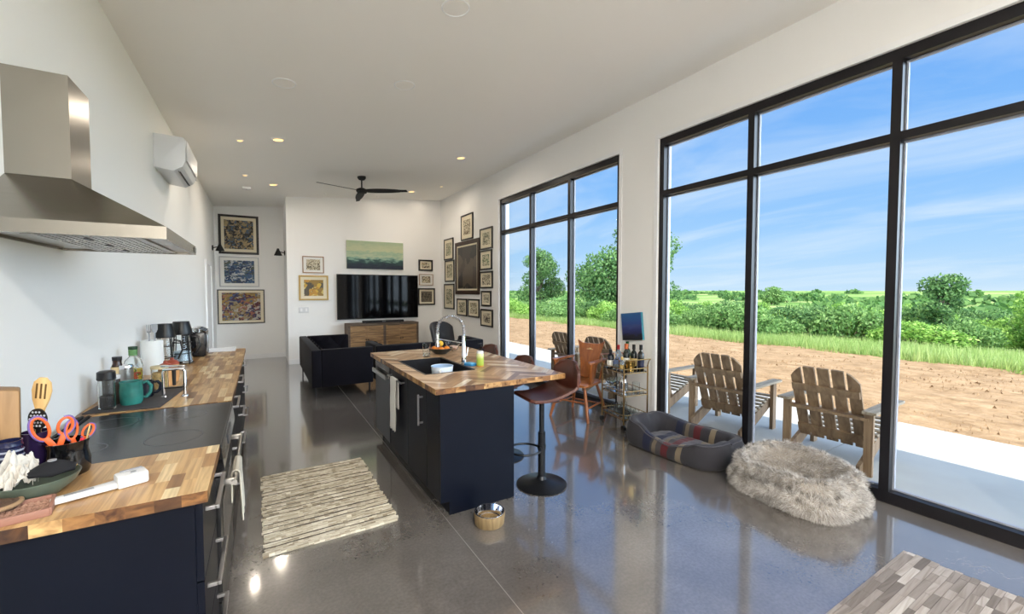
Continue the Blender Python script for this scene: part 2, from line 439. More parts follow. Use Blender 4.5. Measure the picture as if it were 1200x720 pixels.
n1 = N(nt, 'ShaderNodeTexNoise', Scale=1.6, Detail=7.0, Roughness=0.6); nt.links.new(v, n1.inputs['Vector'])
r1 = ramp(nt, [(0.38, rgb(84, 116, 60)), (0.5, rgb(112, 138, 78)), (0.6, rgb(138, 150, 96)), (0.7, rgb(160, 158, 114))]); nt.links.new(n1.outputs['Fac'], r1.inputs['Fac'])
nt.links.new(r1.outputs['Color'], p.inputs['Base Color']); p.inputs['Roughness'].default_value = 1.0; p.inputs['Specular IOR Level'].default_value = 0
FIELD = m
def field(u, w):
    x = 13.0+(u**3)*900; y = -60+(w-0.1)*1400*(0.12+0.88*u)
    z = ground_z(x, y)
    if x > 60: z += 1.2*mn.noise(Vector((x*0.008, y*0.006, 0)))*min(1, (x-60)/120)
    return (x, y, z-0.02)
b = B(); b.grid(field, 80, 120); struct(b.obj('ground_field', FIELD, smooth=80))

CLOD = mat('dirt_clods', rgb(158, 130, 100), 0.95, var=0.2, vscale=3, spec=0.1)
random.seed(31); b = B()
for i in range(9000):
    x = 6.9+6.2*random.random()**0.9; y = random.uniform(-2, 26)
    if mn.noise(Vector((x*0.5, y*0.3, 9))) < random.uniform(-0.5, 0.3): continue
    s_ = 0.008+0.03*random.random()**3; z = -0.075
    q = [Vector((random.uniform(-1, 1)*s_+x, random.uniform(-1, 1)*s_+y, z+random.uniform(0, 0.3)*s_)) for k in range(4)]+[Vector((x, y, z+0.035+s_*random.uniform(0.1, 0.5)))]
    vs_ = [b.bm.verts.new(v_) for v_ in q]
    for f_ in ((0, 1, 4), (1, 2, 4), (2, 3, 4), (3, 0, 4)): b.face([vs_[k] for k in f_])
tag(b.obj('dirt_clods', CLOD, smooth=0), 'scatter of small clods and stones lying on the bare dirt', 'stones', kind='stuff')
# grass: uncountable blades
GRASS = mat_leaf('grass_blades', rgb(116, 146, 70), rgb(164, 182, 104), rgb(206, 208, 150))
random.seed(11)
b = B()
for i in range(85000):
    x = 13.0+11.5*random.random()**1.3; y = random.uniform(-3, 36)
    if x < 13.3+0.6*mn.noise(Vector((y*0.8, 0, 0))): continue
    dens = 0.5+0.5*mn.noise(Vector((x*0.6, y*0.4, 2)))
    h = random.uniform(0.14, 0.42)*(0.6+0.8*dens); w = random.uniform(0.008, 0.017)*(1+(x-13)*0.05)
    t = random.uniform(0, 2*PI); l = h*random.uniform(0.1, 0.5); z = ground_z(x, y)
    dx, dy = math.cos(t), math.sin(t); b.t = min(1, max(0, 0.45*random.random()+0.6*dens-0.1))
    b.poly([(x-dy*w, y+dx*w, z), (x+dy*w, y-dx*w, z), (x+dx*l, y+dy*l, z+h)])
tag(b.obj('meadow_grass', GRASS, smooth=0, recalc=False), 'tall sunlit grass growing in a strip beyond the bare dirt', 'grass', kind='stuff')

LEAF = mat_leaf('leaves_green', rgb(74, 106, 54), rgb(112, 148, 80), rgb(156, 184, 112))
LEAFY = mat_leaf('leaves_bright', rgb(92, 134, 54), rgb(134, 172, 76), rgb(180, 206, 112))
LEAFD = mat_leaf('leaves_dark', rgb(60, 92, 52), rgb(90, 126, 70), rgb(130, 160, 96))
BARK = mat('bark', rgb(92, 80, 66), 0.9, var=0.25, vscale=6, vstretch=(4,4,0.6), bump=0.4, bscale=12)
def foliage(blobs, n, size, rng):
    b = B(); tot = sum(r*r for _, r, _ in blobs)
    for c, r, sq in blobs:
        c = Vector(c)
        for k in range(int(n*r*r/tot)):
            d = Vector((rng.gauss(0,1), rng.gauss(0,1), rng.gauss(0,1))).normalized()
            rr = r*rng.uniform(0.55, 1.0)**0.5*(1+0.28*mn.noise(d*2.3+c))
            p = c+Vector((d.x*rr, d.y*rr, d.z*rr*sq))
            u = Vector((rng.gauss(0,1), rng.gauss(0,1), rng.gauss(0,1))).normalized()
            w = u.cross(d+u.orthogonal()*0.3)
            if w.length < 1e-3: continue
            w.normalize(); s = size*rng.uniform(0.6, 1.3)
            b.t = rng.random()
            b.poly([p-u*s, p+w*s*0.55, p+u*s, p-w*s*0.55])
    return b
def tree(name, label, loc, h, cw, trunk_r, n, leaf, m, rng, low=0.25, group=None):
    root = thing(name, label, 'tree', loc, 0, group)
    b = B(); b.tube([(0,0,-0.1), (0.03*h*0.3,0,h*0.25), (0.01,0.02,h*0.5), (0,0,h*0.82)], [trunk_r*1.3, trunk_r, trunk_r*0.7, trunk_r*0.2], 10)
    b.obj('trunk', BARK, root)
    blobs = []
    for k in range(26):
        f = rng.random(); z = h*(low+(0.97-low)*f)
        prof = math.sin(PI*min(1, 0.16+f*0.84))**0.6
        a = rng.uniform(0, 2*PI); d = cw*0.5*prof*rng.uniform(0.35, 0.85)
        blobs.append(((d*math.cos(a), d*math.sin(a), z*0.93), cw*rng.uniform(0.13, 0.22), 0.8))
    br = B()
    for c, r, _ in blobs:
        z0 = max(0.15*h, c[2]-0.25*h); br.tube([(0,0,z0), (c[0]*0.5, c[1]*0.5, (z0+c[2])/2+0.1), c], [trunk_r*0.45, trunk_r*0.3, trunk_r*0.1], 6)
    br.obj('branches', BARK, root)
    foliage(blobs, n, leaf, rng).obj('crown', m, root, smooth=0, recalc=False)
    return root
rng = random.Random(5)
tree('tree', 'round leafy tree standing alone in the field beyond the far window', (26.0, 38.0, -0.9), 7.2, 5.6, 0.2, 12000, 0.115, LEAFD, rng)
tree('tree', 'big spreading leafy tree half hidden behind the white pier between the windows', (29.8, 28.8, -1.2), 9.3, 10.6, 0.3, 21000, 0.14, LEAFD, rng, low=0.15)
tree('tree', 'dark rounded tree rising above the scrub at the right of the near window', (29.6, 7.3, -1.3), 3.75, 3.2, 0.13, 8000, 0.085, LEAFD, rng, low=0.08)
tree('tree', 'small pale tree on the skyline between the near window bars', (120.0, 63.0, -2.0), 4.6, 6.5, 0.2, 2500, 0.3, LEAF, rng, low=0.1)
def shrub(label, group, r, h, n, leaf, m, rng, name='bush'):
    root = thing(name, label, 'shrub', (0,0,0), 0, group)
    st = B()
    blobs = [((0,0,h*0.45), r*0.6, h*0.45/(r*0.6))]
    for k in range(9):
        a = rng.uniform(0, 2*PI); d = r*rng.uniform(0.35, 0.75); z = h*rng.uniform(0.3, 0.75)
        blobs.append(((d*math.cos(a), d*math.sin(a), z), r*rng.uniform(0.28, 0.45), 0.8))
        st.tube([(0.05*math.cos(a), 0.05*math.sin(a), -0.05), (d*math.cos(a)*0.6, d*math.sin(a)*0.6, z*0.7), (d*math.cos(a), d*math.sin(a), z)], [0.03, 0.02, 0.008], 5)
    foliage(blobs, n, leaf, rng).obj('foliage', m, root, smooth=0, recalc=False)
    st.obj('stems', BARK, root)
    return root
GS = 'scrub shrubs beyond the grass'
kinds = []
for m_, lab in ((LEAFY, 'bright yellow-green shrub in the scrub belt beyond the grass'), (LEAF, 'mid green shrub in the scrub belt beyond the grass'), (LEAFD, 'dark green shrub in the scrub belt beyond the grass')):
    kinds.append((shrub(lab, lab.split(' shrub')[0]+' scrub', 1.5, 1.5, 3600, 0.075, m_, rng), []))
spots = []
def edge_x(y): return max(14.8, 24.5-0.66*(y-4)) if y > 2 else 24
t = 0
while len(spots) < 150 and t < 9000:
    t += 1
    y = rng.uniform(-2, 48); x = edge_x(y)+rng.random()**1.6*22
    if any((x-a)**2+(y-c)**2 < 1.5 for a, c in spots): continue
    if math.hypot(x-30, y-6.6) < 2.2: continue
    spots.append((x, y))
for x, y in spots:
    k = kinds[rng.choice((0, 0, 0, 1, 1, 1, 1, 2) if x < 28 else (0, 1, 1, 1, 2))]
    D = 0.51*x+0.86*y; z = ground_z(x, y)
    want = 1.6-rng.uniform(7, 30)*math.hypot(x, y)/620
    h = max(0.6, min(2.4, want-z))*0.92
    o = put(k[0], k[1], (x, y, z), rng.uniform(0, 6.28)); s = rng.uniform(0.75, 1.2); o.scale = (s, s, h/1.5)
big, ub = shrub('broad bright shrub at the far right edge of the near window view', None, 1.9, 2.6, 6000, 0.075, LEAFY, rng), None
big.location = (26.2, 3.2, -0.75)
FARS = mat_leaf('distant_leaves', rgb(58, 92, 46), rgb(84, 120, 60), rgb(112, 146, 78))
fb = B()
for k in range(420):
    x = rng.uniform(48, 330); y = rng.uniform(0.1, 1.9)*x
    if mn.noise(Vector((x*0.013, y*0.011, 4))) < -0.02: continue
    r = rng.uniform(2, 5.0); z = ground_z(x, y); hh = rng.uniform(0.7, 1.5)*(1.0+x*0.003)
    s0 = len(fb.bm.verts); 
    for j in range(26):
        a = rng.uniform(0, 2*PI); d = r*math.sqrt(rng.random()); cz = z+hh*rng.uniform(0.1, 1.0)*math.sqrt(max(0.05, 1-(d/r)**2))
        s = 0.35+x*0.004; u = Vector((rng.gauss(0,1), rng.gauss(0,1), rng.gauss(0,1))).normalized(); w = u.orthogonal().normalized()
        q = Vector((x+d*math.cos(a), y+d*math.sin(a), cz)); fb.t = rng.random()
        fb.poly([q-u*s, q+w*s, q+u*s, q-w*s])
tag(fb.obj('distant_scrub', FARS, smooth=0, recalc=False), 'belt of distant scrub woods on the rolling fields near the skyline', 'woods', kind='stuff')

# ---------------------------------------------------------------- sky, sun
W = bpy.data.worlds.new('sky'); S.world = W; W.use_nodes = True
nt = W.node_tree; bg = nt.nodes['Background']
tc = N(nt, 'ShaderNodeTexCoord'); sx = N(nt, 'ShaderNodeSeparateXYZ'); nt.links.new(tc.outputs['Generated'], sx.inputs[0])
sky = ramp(nt, [(q_, tuple(c_*1.08*2**-EXPO for c_ in k_[:3])+(1,)) for q_, k_ in ((0.0, rgb(200, 226, 248)), (0.08, rgb(172, 212, 250)), (0.22, rgb(136, 190, 249)), (0.5, rgb(98, 160, 240)), (1.0, rgb(150, 190, 245)))])
nt.links.new(sx.outputs['Z'], sky.inputs['Fac'])
dv = N(nt, 'ShaderNodeMath', operation='ADD'); dv.inputs[1].default_value = 0.18; nt.links.new(sx.outputs['Z'], dv.inputs[0])
cx = N(nt, 'ShaderNodeMath', operation='DIVIDE'); nt.links.new(sx.outputs['X'], cx.inputs[0]); nt.links.new(dv.outputs[0], cx.inputs[1])
cy = N(nt, 'ShaderNodeMath', operation='DIVIDE'); nt.links.new(sx.outputs['Y'], cy.inputs[0]); nt.links.new(dv.outputs[0], cy.inputs[1])
cb = N(nt, 'ShaderNodeCombineXYZ'); nt.links.new(cx.outputs[0], cb.inputs[0]); nt.links.new(cy.outputs[0], cb.inputs[1])
mp = N(nt, 'ShaderNodeMapping'); mp.inputs['Scale'].default_value = (1.6, 0.55, 1); mp.inputs['Rotation'].default_value = (0, 0, 0.5); nt.links.new(cb.outputs[0], mp.inputs[0])
nz = N(nt, 'ShaderNodeTexNoise', Scale=1.1, Detail=7.0, Roughness=0.6, Distortion=0.7); nt.links.new(mp.outputs[0], nz.inputs['Vector'])
cl = ramp(nt, [(0.42, (0,0,0,1)), (0.78, (0.78,0.78,0.78,1))]); nt.links.new(nz.outputs['Fac'], cl.inputs['Fac'])
mx = N(nt, 'ShaderNodeMix', data_type='RGBA'); nt.links.new(cl.outputs['Color'], mx.inputs['Factor']); nt.links.new(sky.outputs['Color'], mx.inputs['A'])
mx.inputs['B'].default_value = (0.62, 0.70, 0.78, 1); nt.links.new(mx.outputs['Result'], bg.inputs['Color'])
# sky gain raised high overhead to add daylight
zs = N(nt, 'ShaderNodeMapRange'); zs.inputs['From Min'].default_value = 0.55; zs.inputs['From Max'].default_value = 1.0
zs.inputs['To Min'].default_value = 1.0; zs.inputs['To Max'].default_value = SKY_TOP; nt.links.new(sx.outputs['Z'], zs.inputs['Value'])
# bright sky added out of view behind the viewer to light the inner walls
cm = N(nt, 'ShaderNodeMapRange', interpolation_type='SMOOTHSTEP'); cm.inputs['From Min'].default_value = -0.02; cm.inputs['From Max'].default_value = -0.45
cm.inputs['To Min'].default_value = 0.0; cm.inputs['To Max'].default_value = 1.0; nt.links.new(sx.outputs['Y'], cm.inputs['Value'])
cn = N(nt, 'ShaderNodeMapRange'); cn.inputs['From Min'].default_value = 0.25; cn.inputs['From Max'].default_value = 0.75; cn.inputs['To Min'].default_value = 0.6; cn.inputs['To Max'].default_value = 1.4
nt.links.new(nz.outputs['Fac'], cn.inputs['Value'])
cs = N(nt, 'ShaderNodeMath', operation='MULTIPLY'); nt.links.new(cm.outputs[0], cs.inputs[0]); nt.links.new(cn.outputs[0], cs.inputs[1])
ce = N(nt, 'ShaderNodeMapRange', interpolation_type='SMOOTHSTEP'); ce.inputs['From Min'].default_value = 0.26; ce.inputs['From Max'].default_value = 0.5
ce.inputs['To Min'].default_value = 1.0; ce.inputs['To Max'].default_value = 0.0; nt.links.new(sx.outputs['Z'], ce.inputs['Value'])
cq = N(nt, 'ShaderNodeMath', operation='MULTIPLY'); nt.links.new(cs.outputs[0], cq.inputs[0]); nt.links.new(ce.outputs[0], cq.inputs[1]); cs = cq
ca = N(nt, 'ShaderNodeMath', operation='MULTIPLY_ADD'); ca.inputs[1].default_value = SKY_FILL; nt.links.new(cs.outputs[0], ca.inputs[0]); nt.links.new(zs.outputs[0], ca.inputs[2])
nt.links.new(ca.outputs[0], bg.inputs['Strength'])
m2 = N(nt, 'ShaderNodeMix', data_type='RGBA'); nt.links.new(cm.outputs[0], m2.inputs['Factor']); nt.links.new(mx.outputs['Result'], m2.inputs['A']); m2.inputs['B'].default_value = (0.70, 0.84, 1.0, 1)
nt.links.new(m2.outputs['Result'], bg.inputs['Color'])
sun = bpy.data.lights.new('sun', 'SUN'); sun.energy = SUN_E; sun.angle = 0.009; sun.color = (1.0, 0.95, 0.86)
so = bpy.data.objects.new('sun', sun); C.objects.link(so)
so.rotation_euler = Vector((0.285, 0.10, -1.0)).to_track_quat('-Z', 'Y').to_euler()

# ---------------------------------------------------------------- camera
fpx = 495.0
yaw = math.atan((600-306)/fpx); pit = math.atan((360-341)/fpx)
cam = bpy.data.cameras.new('camera'); cam.sensor_width = 36; cam.lens = 36*fpx/1200; cam.clip_end = 3000; cam.clip_start = 0.05
co = bpy.data.objects.new('camera', cam); C.objects.link(co); co.location = (0, 0, 1.6)
co.rotation_euler = (PI/2-pit, 0, -yaw); S.camera = co
S.view_settings.view_transform = 'Standard'; S.view_settings.look = 'None'; S.view_settings.gamma = 1.0
S.view_settings.use_curve_mapping = False; S.view_settings.exposure = EXPO

# ---------------------------------------------------------------- ceiling lights
GLOW = mat('warm_diffuser', (1.0, 0.62, 0.22, 1), 0.5, emit=1.6)
def down_light(x, y, r, power, label, name='downlight', group=None, col=(1.0, 0.86, 0.70)):
    t = thing(name, label, 'ceiling light', (x, y, zc(x)), 0, group)
    sl = -math.atan(0.0836)
    tr = B(); tr.lathe([(r*0.8, 0.0), (r*0.8, -0.012), (r*1.12, -0.006), (r*1.15, 0.0)], seg=28); o = tr.obj('trim_ring', TRIM, t); o.rotation_euler = (0, sl, 0)
    d = B(); d.lathe([(0, -0.006), (r*0.8, -0.006), (r*0.8, 0.0), (0, 0.0)], seg=28); o = d.obj('diffuser', GLOW, t); o.rotation_euler = (0, sl, 0)
    la = bpy.data.lights.new('downlight_lamp', 'AREA'); la.shape = 'DISK'; la.size = r*1.1; la.energy = power*(0.2 if name == 'pin_light' else 1); la.color = col
    lo = bpy.data.objects.new('lamp', la); C.objects.link(lo); lo.parent = t; lo.location = (0, 0, -0.016)
    return t
LP = LAMP
down_light(0.234, 6.41, 0.075, LP, 'large lit recessed downlight nearest the wall air conditioner')
down_light(0.234, 9.15, 0.075, LP, 'large lit recessed downlight in front of the hall recess')
down_light(2.90, 6.55, 0.075, LP, 'lit recessed downlight near the windows, above the seating corner')
down_light(2.93, 9.33, 0.075, LP, 'lit recessed downlight between the fan and the corner of pictures')
down_light(3.395, 8.71, 0.04, LP*0.4, 'small lit downlight close to the window wall near the corner', 'spotlight')
down_light(-0.197, 6.58, 0.04, LP*0.4, 'small lit spotlight beside the large downlight, nearer the left wall', 'spotlight')
down_light(-0.194, 8.50, 0.04, LP*0.4, 'small lit spotlight near the white smoke alarm', 'spotlight')
for x, y, l in ((1.22, 9.88, 'tiny pin light above the left end of the television wall'), (2.34, 10.01, 'tiny pin light above the right half of the television'), (3.416, 10.08, 'tiny pin light over the three small pictures in the corner')):
    down_light(x, y, 0.022, LP*0.25, l, 'pin_light')
for y in (-1.5, -3.6):  # unseen downlights, added behind the viewer to brighten the room
    for x in (0.234, 1.57):
        down_light(x, y, 0.075, LP_FILL, 'added unseen downlight behind the viewer, filling the room with light', group='added fill downlights behind the viewer', col=(1.0, 0.955, 0.89))
# ================================================================ KITCHEN
NAVY = mat('navy_cabinet_paint', rgb(4, 9, 23), 0.42, spec=0.2, var=0.06, vscale=6)
STEEL = mat('brushed_steel', rgb(190, 188, 184), 0.28, metal=1.0, var=0.08, vscale=3, vstretch=(1, 40, 1), aniso=0.4)
HOODST = mat('hood_steel', rgb(150, 145, 136), 0.26, metal=1.0, var=0.05, vscale=4, vstretch=(1, 30, 1), aniso=0.3)
NICKEL = mat('satin_nickel', rgb(172, 172, 176), 0.3, metal=1.0)
CHROME = mat('chrome', rgb(225, 225, 228), 0.08, metal=1.0)
BLKGLASS = mat('black_glass', rgb(14, 14, 16), 0.08, spec=0.6)
BLKPLAST = mat('black_plastic', rgb(18, 18, 20), 0.35)
BLKMATT = mat('matt_black', rgb(20, 20, 22), 0.7)
WHITEP = mat('white_plastic', rgb(216, 217, 218), 0.35)
GREYP = mat('grey_plastic', rgb(140, 142, 146), 0.4)
GLASS = mat('clear_glass', (0.95, 0.98, 0.98, 1), 0.0, trans=1.0, ior=1.3)
ACACIA = [(0.0, rgb(122, 84, 50)), (0.18, rgb(162, 120, 74)), (0.5, rgb(196, 156, 104)), (0.75, rgb(214, 180, 128)), (1.0, rgb(236, 216, 172))]
BUTCHER = mat_tone('butcher_block', ACACIA, 0.38, 0.2, coat=0.15)
HERR = mat_tone('herringbone_block', [(0.0, rgb(130, 90, 58)), (0.25, rgb(172, 130, 90)), (0.55, rgb(204, 164, 120)), (0.85, rgb(222, 190, 152)), (1.0, rgb(240, 224, 198))], 0.36, 0.16, coat=0.2)
ENDGRAIN = mat_tone('block_end_grain', [(0.0, rgb(74, 44, 20)), (0.4, rgb(140, 96, 52)), (0.7, rgb(186, 142, 88)), (1.0, rgb(212, 172, 116))], 0.45, 0.4, gscale=0.45)
XW, XF = XL+0.004, -0.17       # back of the units, front edge of the worktops
HT = 0.92

def handle_bar(b, p0, p1, off, r=0.007, sq=True):
    """bar handle standing off along +-x"""
    (x, y0, z0), (_, y1, z1) = p0, p1
    q0, q1 = Vector((x+off, y0, z0)), Vector((x+off, y1, z1))
    d = (q1-q0).normalized()
    b.bar(q0-d*r, q1+d*r, 2*r, 2*r, (1, 0, 0), bev=0.0015)
    for q, s in ((q0, 1), (q1, -1)): b.bar(q+d*(s*r*0), (x, q.y, q.z), 2*r, 2*r, d, bev=0.0015)
def butcher_top(name, label, x0, y0, x1, y1, cat='worktop'):
    b = B(); z0, z1 = 0.88, HT
    staves(b, x0, y0, x1, y1, z1, 0.042, 0.10, 0.32, 'y')
    b.mi = 1
    edge_blocks(b, (x0,y0,0), (x1,y0,0), z0, z1); edge_blocks(b, (x1,y0,0), (x1,y1,0), z0, z1, 0.3)
    edge_blocks(b, (x1,y1,0), (x0,y1,0), z0, z1); edge_blocks(b, (x0,y1,0), (x0,y0,0), z0, z1, 0.3)
    b.poly([(x0,y0,z0),(x0,y1,z0),(x1,y1,z0),(x1,y0,z0)])
    return tag(b.obj(name, [BUTCHER, ENDGRAIN], smooth=0), label, cat)
def base_cabinet(label, y0, y1, rows, group=None, kind='drawer'):
    t = thing('base_cabinet', label, 'cabinet', (0, (y0+y1)/2, 0), 0, group); c = (y0+y1)/2
    b = B(); b.box(XW, y0-c, 0.10, XF-0.04, y1-c, 0.88); b.box(XW, y0-c+0.01, 0.0, XF-0.10, y1-c-0.01, 0.10); b.obj('body', NAVY, t, smooth=0)
    for z0, z1 in rows:
        d = B(); d.box(XF-0.04, y0-c+0.003, z0+0.003, XF-0.018, y1-c-0.003, z1-0.003, bev=0.0015); f = d.obj('drawer', NAVY, t, smooth=0)
        h = B(); zz = z1-0.06 if z1-z0 > 0.2 else (z0+z1)/2
        hw = min(0.16, (y1-y0)*0.34)
        handle_bar(h, (XF-0.018, -hw, zz), (XF-0.018, hw, zz), 0.036); h.obj('handle', NICKEL, f, smooth=0)
    return t
R3 = ((0.105, 0.345), (0.345, 0.59), (0.59, 0.875))
base_cabinet('navy drawer cabinet nearest the viewer, under the short butcher block', 1.775, 2.245, R3)
base_cabinet('navy drawer cabinet just past the range under the long worktop', 3.125, 3.98, R3)
base_cabinet('middle navy drawer cabinet under the long butcher block worktop', 3.985, 4.93, R3)
base_cabinet('navy drawer cabinet at the far end of the long worktop by the hall', 4.935, 5.88, R3)
butcher_top('worktop', 'short butcher block worktop nearest the viewer with knife block, scissors and bowl', XW, 1.745, XF, 2.248)
butcher_top('worktop', 'long butcher block worktop beyond the range with bottles, mugs and toaster', XW, 3.122, XF, 5.9)

# range
t = thing('kitchen_range', 'black slide-in electric range with glass cooktop between the butcher block worktops', 'stove', (0, 2.685, 0))
y0, y1 = -0.43, 0.43
b = B(); b.box(XW, y0, 0.03, XF-0.045, y1, 0.90); b.box(XW, y0+0.03, 0.0, XF-0.1, y1-0.03, 0.03); b.obj('body', BLKPLAST, t, smooth=0)
b = B(); b.box(XW+0.03, y0, 0.90, XF+0.005, y1, 0.917, bev=0.004); ck = b.obj('cooktop', mat('ceramic_cooktop', rgb(34, 35, 38), 0.22, spec=0.5, var=0.1), t, smooth=0)
RING = mat('burner_mark', rgb(62, 62, 66), 0.3)
for x, y, r in ((-0.36, -0.21, 0.11), (-0.36, 0.21, 0.09), (-0.67, -0.21, 0.08), (-0.67, 0.21, 0.11)):
    b = B(); b.lathe([(r, 0.9172), (r-0.003, 0.9176), (r-0.006, 0.9172)], (x, y, 0), 40); b.obj('burner_ring', RING, ck)
b = B()
for x in (XW+0.03, XW+0.055): b.box(x, y0, 0.917, x+0.012, y1, 0.926, bev=0.003)
b.obj('rear_vent', BLKMATT, t, smooth=0)
b = B(); b.prism([(XF-0.045, 0.775), (XF+0.015, 0.80), (XF+0.005, 0.90), (XF-0.045, 0.90)], 'y', y0, y1, bev=0.002); cp = b.obj('control_panel', BLKGLASS, t, smooth=0)
b = B(); b.bar((XF+0.0125, -0.12, 0.845), (XF+0.0125, 0.12, 0.845), 0.05, 0.004, (1, 0, 0.1)); b.obj('touch_display', mat('display_grey', rgb(60, 64, 70), 0.15), cp, smooth=0)
b = B(); b.box(XF-0.045, y0+0.004, 0.20, XF-0.004, y1-0.004, 0.765, bev=0.003); d = b.obj('oven_door', BLKPLAST, t, smooth=0)
b = B(); b.box(XF-0.004, y0+0.1, 0.30, XF-0.002, y1-0.1, 0.62); b.obj('oven_window', BLKGLASS, d, smooth=0)
b = B(); b.tube([(XF+0.048, y0+0.05, 0.715), (XF+0.048, y1-0.05, 0.715)], 0.012, 12)
for y in (y0+0.08, y1-0.08): b.bar((XF-0.004, y, 0.715), (XF+0.05, y, 0.715), 0.022, 0.026, bev=0.003)
b.obj('handle', STEEL, d)
b = B(); b.box(XF-0.045, y0+0.004, 0.05, XF-0.008, y1-0.004, 0.19, bev=0.003); b.obj('lower_drawer', BLKPLAST, t, smooth=0)

def draped(b, x, y0, y1, zt, l_front, l_back, th, gap, rows=1.0, nx=1, amp=0.004, seed=1):
    """cloth folded over a bar that runs along y; hangs on both sides in x"""
    n = 40
    def fn(u, v):
        s = u*(l_front+l_back+PI*gap); y = y0+(y1-y0)*v
        w = amp*math.sin(v*17+seed)*min(1, abs(s-l_front)/0.15)
        if s < l_front: return (x+nx*(gap+w+0.006*(1-s/l_front)), y+0.006*math.sin(s*25+seed), zt-l_front+s)
        s -= l_front
        if s < PI*gap: a = s/gap; return (x+nx*gap*math.cos(a), y, zt+gap*math.sin(a))
        s -= PI*gap
        return (x-nx*(gap+0.3*abs(w)), y, zt-s)
    b.grid(fn, n, 16)
def solid(o, th):
    md = o.modifiers.new('thickness', 'SOLIDIFY'); md.thickness = th; md.offset = 0
b = B(); draped(b, XF+0.048, -0.06, 0.16, 0.716, 0.24, 0.14, 0, 0.0165)
o = tag(b.obj('dish_towel', mat_bands('ribbed_cream_cloth', [(0, rgb(222, 216, 200)), (1, rgb(180, 172, 156))], 'Z', 0.4, 0.8, 0.4, 30, 0.9, nstretch=(0.2, 0.2, 3)), loc=(0, 2.47, 0)), 'cream ribbed dish towel hanging from the range handle', 'towel'); solid(o, 0.005)

# range hood
t = thing('range_hood', 'stainless steel chimney range hood on the white wall above the black range', 'range hood', (XL, 2.65, 1.81))
def hood():
    w, dp = 0.45, 0.555
    b = B(); cx = 0.195; cw = 0.125
    lo = [(0,-w,0.05),(dp,-w,0.05),(dp,w,0.05),(0,w,0.05)]; hi = [(0,-cw,0.265),(cx,-cw,0.265),(cx,cw,0.265),(0,cw,0.265)]
    b.mesh(lo+hi, [(0,1,5,4),(1,2,6,5),(2,3,7,6),(3,0,4,7),(4,5,6,7),(0,3,2,1)])
    b.obj('canopy', HOODST, t, smooth=0)
    b = B(); s = 0.012
    b.box(0, -w, 0.0, dp, -w+s, 0.05); b.box(0, w-s, 0.0, dp, w, 0.05); b.box(dp-s, -w+s, 0.0, dp, w-s, 0.05); b.box(0, -w+s, 0.0, s, w-s, 0.05)
    b.obj('rim', HOODST, t, smooth=0)
    b = B(); b.box(s, -w+s, 0.012, dp-s, w-s, 0.02)
    u = b.obj('underside_panel', STEEL, t, smooth=0)
    for y in (-0.28, 0.0, 0.28):
        f = B(); f.box(0.13, y-0.132, 0.004, dp-0.09, y+0.132, 0.0118, bev=0.002)
        for k in range(12): f.box(0.145+k*0.0255, y-0.12, 0.001, 0.156+k*0.0255, y+0.12, 0.0042)
        fo = f.obj('grease_filter', STEEL, u, smooth=0)
        h = B(); h.bar((0.28, y-0.03, -0.001), (0.28, y+0.03, -0.001), 0.016, 0.004); h.obj('filter_latch', BLKPLAST, fo, smooth=0)
    for y in (-0.33, 0.33):
        l = B(); l.lathe([(0, 0.006), (0.03, 0.006), (0.034, 0.012)], (0.07, y, 0), 20); l.obj('hood_lamp', WHITEP, u)
    b = B(); b.box(0, -cw, 0.266, cx, cw, 0.70); b.obj('chimney', HOODST, t, smooth=0)
    b = B(); b.box(dp+0.0005, 0.36, 0.012, dp+0.003, 0.44, 0.04); b.obj('control_strip', BLKGLASS, t, smooth=0)
hood()

# mini-split air conditioner
t = thing('air_conditioner', 'white wall-mounted mini-split air conditioner high on the left wall', 'air conditioner', (XL, 5.81, 2.82))
b = B(); pf = [(0.0, 0.0), (0.15, -0.02), (0.225, 0.03), (0.25, 0.09), (0.255, 0.30), (0.235, 0.325), (0.0, 0.33)]
b.prism(pf, 'y', -0.41, 0.41, bev=0.006); b.obj('casing', WHITEP, t)
b = B(); b.prism([(0.2551, 0.095), (0.263, 0.10), (0.268, 0.29), (0.2551, 0.302)], 'y', -0.385, 0.385, bev=0.002); b.obj('front_panel', WHITEP, t)
b = B(); b.bar((0.185, -0.33, -0.0005), (0.185, 0.33, -0.0005), 0.035, 0.006, (0.55, 0, 0.83)); b.obj('air_outlet', BLKMATT, t, smooth=0)
b = B(); b.bar((0.205, -0.34, 0.008), (0.205, 0.34, 0.008), 0.045, 0.004, (0.6, 0, -0.8)); b.obj('louvre', WHITEP, t, smooth=0)
b = B(); b.box(0.258, 0.27, 0.05, 0.2615, 0.33, 0.06); b.obj('indicator', GREYP, t, smooth=0)

# ---------------------------------------------------------------- things on the short worktop
def on(x, y): return (x, y, HT)
WOODL = mat_wood('pale_wood', rgb(196, 156, 96), rgb(222, 188, 130), 'Z', 0.6)
WOODK = mat_wood('knife_block_wood', rgb(120, 88, 54), rgb(164, 128, 84), 'Z', 0.5)
t = thing('wooden_block', 'upright wooden block against the wall at the left edge of the short worktop', 'wooden block', on(-0.80, 2.17), 0.3)
b = B(); b.prism([(-0.055, 0), (0.05, 0), (0.055, 0.33), (-0.045, 0.35)], 'y', -0.05, 0.05, bev=0.006); b.obj('block', WOODK, t)
b = B(); b.prism([(-0.058, 0.0), (0.053, 0.0), (0.0535, 0.02), (-0.0575, 0.02)], 'y', -0.0525, 0.0525); b.obj('foot', mat('dark_foot', rgb(70, 50, 34), 0.6), t, smooth=0)
t = thing('ribbed_tumbler', 'navy tumbler with pale ribs in front of the wooden knife block', 'tumbler', on(-0.742, 2.075))
pr = [(0, 0), (0.03, 0)]
for k in range(9): pr += [(0.032, 0.008+k*0.018), (0.0345, 0.014+k*0.018), (0.032, 0.022+k*0.018)]
pr += [(0.033, 0.175), (0.029, 0.175), (0.027, 0.02), (0, 0.012)]
